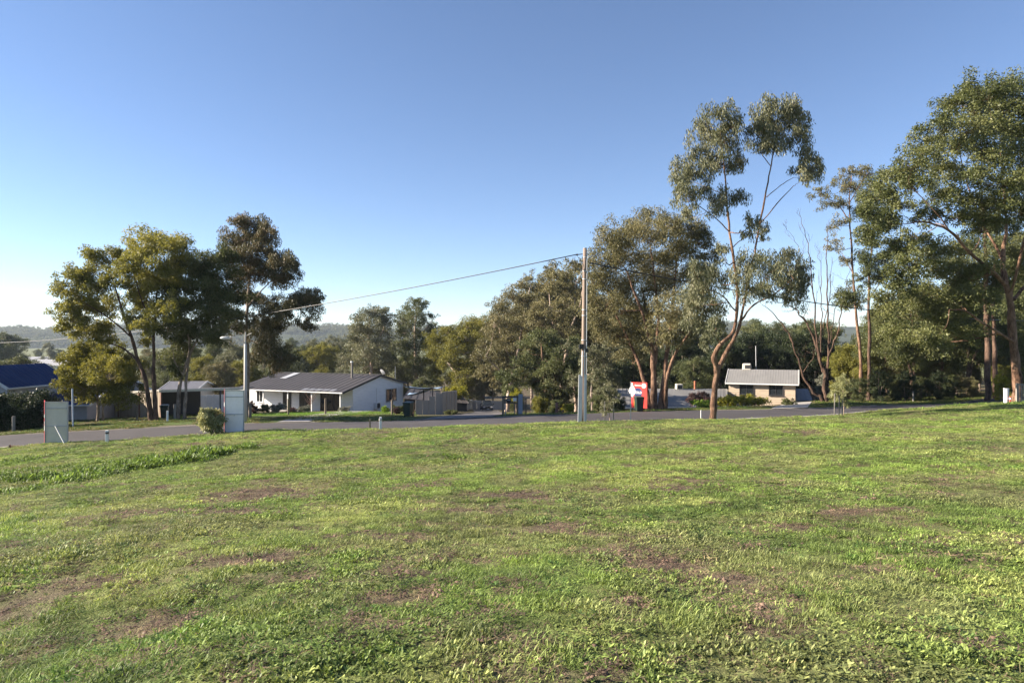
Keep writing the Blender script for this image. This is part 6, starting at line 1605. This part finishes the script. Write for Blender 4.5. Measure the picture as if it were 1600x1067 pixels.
# mesh gate at the right edge
p = at(1592, 38.2); t = empty('mesh_gate', p, 'timber framed wire gate cut off by the right edge of the photo', 'gate')
x0, x1 = P(1589.5, 600, 38.2).x, P(1640, 600, 38.2).x; zt = P(1592, 598.5, 38.2).z; zb = p.z
for x in (x0, x1): MB().beam((x, 38.2, zb - .2), (x, 38.2, zt + .02), .11, .11).build('post', TIMB_G, t, origin=p)
for z in (zt - .06, zb + .12): MB().beam((x0 + .06, 38.2, z), (x1 - .06, 38.2, z), .08, .09).build('rail', TIMB_G, t, origin=p)
m_ = MB()
for x in np.arange(x0 + .12, x1, .11): m_.beam((x, 38.2, zb + .14), (x, 38.2, zt - .06), .008)
for z in np.arange(zb + .22, zt - .05, .11): m_.beam((x0 + .05, 38.203, z), (x1 - .05, 38.203, z), .008)
m_.build('wire_mesh', GALV, t, origin=p)

# ---- shrubs and young trees
def shrub(name, label, px, py, rx, ry, Y, leafm, seed, leaf=(.09, .035), cover=1.9, n=9, droop=.0, cat='shrub', group=None, stems=4):
    r = np.random.RandomState(seed); c = P(px, py, Y); b = Vector((c.x, c.y, g1(c.x, c.y))); mp = Y / FPX
    W, Hh = rx * mp, ry * mp; cz = c.z - b.z; cl = []; S = []
    for i in range(n):
        th = r.rand() * 6.283; q = r.rand() ** .5 * .62; zz = r.uniform(-.95, .5)
        cl.append((np.array([math.cos(th) * q * W, math.sin(th) * q * W * .9, max(.1, cz + zz * Hh * .75)]), (W * .45, W * .42, Hh * .42)))
    for i in range(stems):
        th = 6.283 * i / stems + r.rand(); e = np.array([math.cos(th) * W * .35, math.sin(th) * W * .3, max(.2, cz + .1 * Hh)])
        S.append(([e * [.12, .12, 0] + [0, 0, -.06], e * [.5, .5, .5], e], [.03, .022, .012]))
    w, cr = make_tree_meshes(name, S, cl, r, leaf=leaf, cover=cover, droop=droop, twig=.7, shell=.5, sub=.8)
    return put_tree(name, b, w, cr, BARK_GREY, leafm, label, cat, group, 'foliage', 'stems')
shrub('young_gum', 'bushy pale-leaved young gum left of the white-backed sale board', 330, 651, 22, 24, 31.2, LF_LIGHT, 51, (.12, .045), 1.0, 22, .4)
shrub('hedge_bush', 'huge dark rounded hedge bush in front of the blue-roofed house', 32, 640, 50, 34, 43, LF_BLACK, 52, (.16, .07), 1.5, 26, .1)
shrub('hedge_bush', 'dark bush continuing the hedge beyond the left edge of the photo', -40, 640, 50, 38, 42, LF_BLACK, 53, (.18, .08), 1.4, 20, .1)
for i, (nm, lab, px, py, rx, ry, Y, lm_) in enumerate([
    ('garden_shrub', 'dome of silver-green sage before the left veranda posts', 432, 635, 13, 8.5, 64, LF_SAGE), ('garden_shrub', 'low silver-green shrub before the veranda, right of the dome', 474, 637, 13, 6, 64, LF_SAGE),
    ('garden_shrub', 'dark small shrub before the veranda near the light pole', 412, 636, 9, 7, 64, LF_DARK), ('garden_shrub', 'purplish low shrub between the two silver shrubs', 455, 640, 9, 5, 62, LF_PURP),
    ('garden_shrub', 'clipped low silver hedge at the corner of the white house', 539, 638, 13, 4.5, 66, LF_SAGE), ('garden_shrub', 'reddish brown grass clump at the foot of the light pole', 396, 634, 8, 11, 58, LF_PURP),
    ('grass_clump', 'bright green fountain of grass at the end wall of the white house', 602, 639, 8.5, 8, 62, LF_BRIGHT), ('garden_shrub', 'dark brushy shrub left of the green bin by the fence', 625, 637, 10, 9, 58, LF_DARK), ('garden_shrub', 'dull shrub at the foot of the bollard before the end wall', 617, 640, 6, 6, 57, LF_PURP),
    ('garden_shrub', 'dark low weeds along the foot of the grey panel fence', 706, 643, 14, 4, 55, LF_DARK),
    ('garden_shrub', 'golden flowering shrub beyond the fence under the dome-headed gum', 705, 613, 26, 13, 92, LF_YEL), ('garden_shrub', 'bright yellow-green shrub behind the entry frame', 806, 618, 14, 12, 58, LF_YEL), ('garden_shrub', 'olive shrub right of the slab post at the driveway mouth', 845, 630, 15, 16, 56, LF_OLIVE), ('garden_shrub', 'dark shrub low between slab post and power pole', 868, 634, 13, 13, 53, LF_DARK), ('garden_shrub', 'small yellow bush just left of the power pole foot', 890, 636, 10, 8, 51, LF_YEL), ('garden_shrub', 'deep green bush behind the power pole guard', 935, 628, 18, 16, 54, LF_DARK), ('garden_shrub', 'dark bush under the leaning trunk left of the red sign', 965, 630, 14, 14, 52, LF_BLACK),
    ('garden_shrub', 'dull purple bush left of the tall gum trunk', 1090, 620, 21, 12, 55, LF_PURP), ('garden_shrub', 'sprawling low green plant left of the yellow hedge', 1096, 630, 18, 6, 51, LF_BRIGHT), ('garden_shrub', 'yellow-green mounded shrub right behind the tall gum trunk', 1136, 624, 22, 9, 54, LF_YEL), ('garden_shrub', 'wide yellow-green mounded shrub before the tan house', 1177, 624, 28, 9.5, 54.5, LF_YEL),
    ('garden_shrub', 'small grey shrub at the right corner of the tan house', 1233, 628, 11, 7, 55, LF_DARK), ('garden_shrub', 'silvery bush behind the bare tree trunks', 1284, 600, 12, 22, 66, LF_SAGE), ('garden_shrub', 'round olive-topped bush right of the bare tree', 1335, 560, 34, 36, 66, LF_OLIVE),
    ('garden_shrub', 'yellow-green bush beside the big gum trunk', 1565, 600, 12, 24, 50, LF_YEL)]):
    shrub(nm, lab, px, py, rx, ry, Y, lm_, 60 + i, ((.10, .04) if rx < 20 else (.16, .065)) if Y < 80 else (.2, .09), 1.4, 10)
def sapling(label, Y, px, py_t, wid, stakes, leafm, seed):
    r = np.random.RandomState(seed); b = at(px, Y); top = P(px, py_t, Y).z - b.z; mp = Y / FPX; W = wid * mp
    S = [([(0, 0, -.1), (.03, 0, top * .35), (-.02, .02, top * .7), (0, 0, top * .95)], [.03, .025, .018, .008])]
    cl = [(np.array([r.uniform(-.6, .6) * W, r.uniform(-.5, .5) * W, top * z]), (W * .5, W * .5, top * .13)) for z in np.linspace(.38, .93, 9)]
    w, c = make_tree_meshes('sapling', S, cl, r, leaf=(.11, .03), cover=.8, droop=.7, twig=.6)
    put_tree('sapling', b, w, c, BARK_PALE, leafm, label, 'young tree')
    for i, (sx, ty) in enumerate(stakes):
        p = at(sx, Y - .25); o = MB().beam((p.x, p.y, p.z - .15), (p.x + .02, p.y, P(sx, ty, Y - .25).z), .045, .045).build('tree_stake', TIMB_G, None, origin=p); o.location = p
        tag(o, ['left', 'right', 'furthest right'][i] + ' timber stake supporting the ' + label.split(' beside ')[0].split(' right ')[0], 'stake', 'stakes beside the saplings')
sapling('staked grey-green sapling beside the power pole', 35.0, 952, 603, 17, [(944.5, 627), (958.5, 628)], LF_GREY, 91)
sapling('staked bronze sapling right of the tan house', 39.0, 1318, 588, 18, [(1304, 614), (1311, 618), (1316, 623)], LF_LIGHT, 92)
# bare pinkish garden tree before the veranda
r = np.random.RandomState(93); b = at(485, 64); S = [([(0, 0, -.1), (0, 0, .8), (.05, 0, 1.5)], [.05, .04, .02])]
for i in range(26):
    th = r.rand() * 6.283; L = r.uniform(.5, 1.1); z0 = r.uniform(.6, 1.3)
    S.append(([(0, 0, z0), (math.cos(th) * L * .4, math.sin(th) * L * .4, z0 + L * .35), (math.cos(th) * L * .7, math.sin(th) * L * .7, z0 + L * .8)], [.018, .012, .005]))
w, c = make_tree_meshes('garden_tree', S, [], r)
put_tree('garden_tree', b, w, None, paint('pinkish_twigs', (.26, .15, .13), .8), None, 'small leafless pinkish tree in front of the veranda windows', 'small tree')
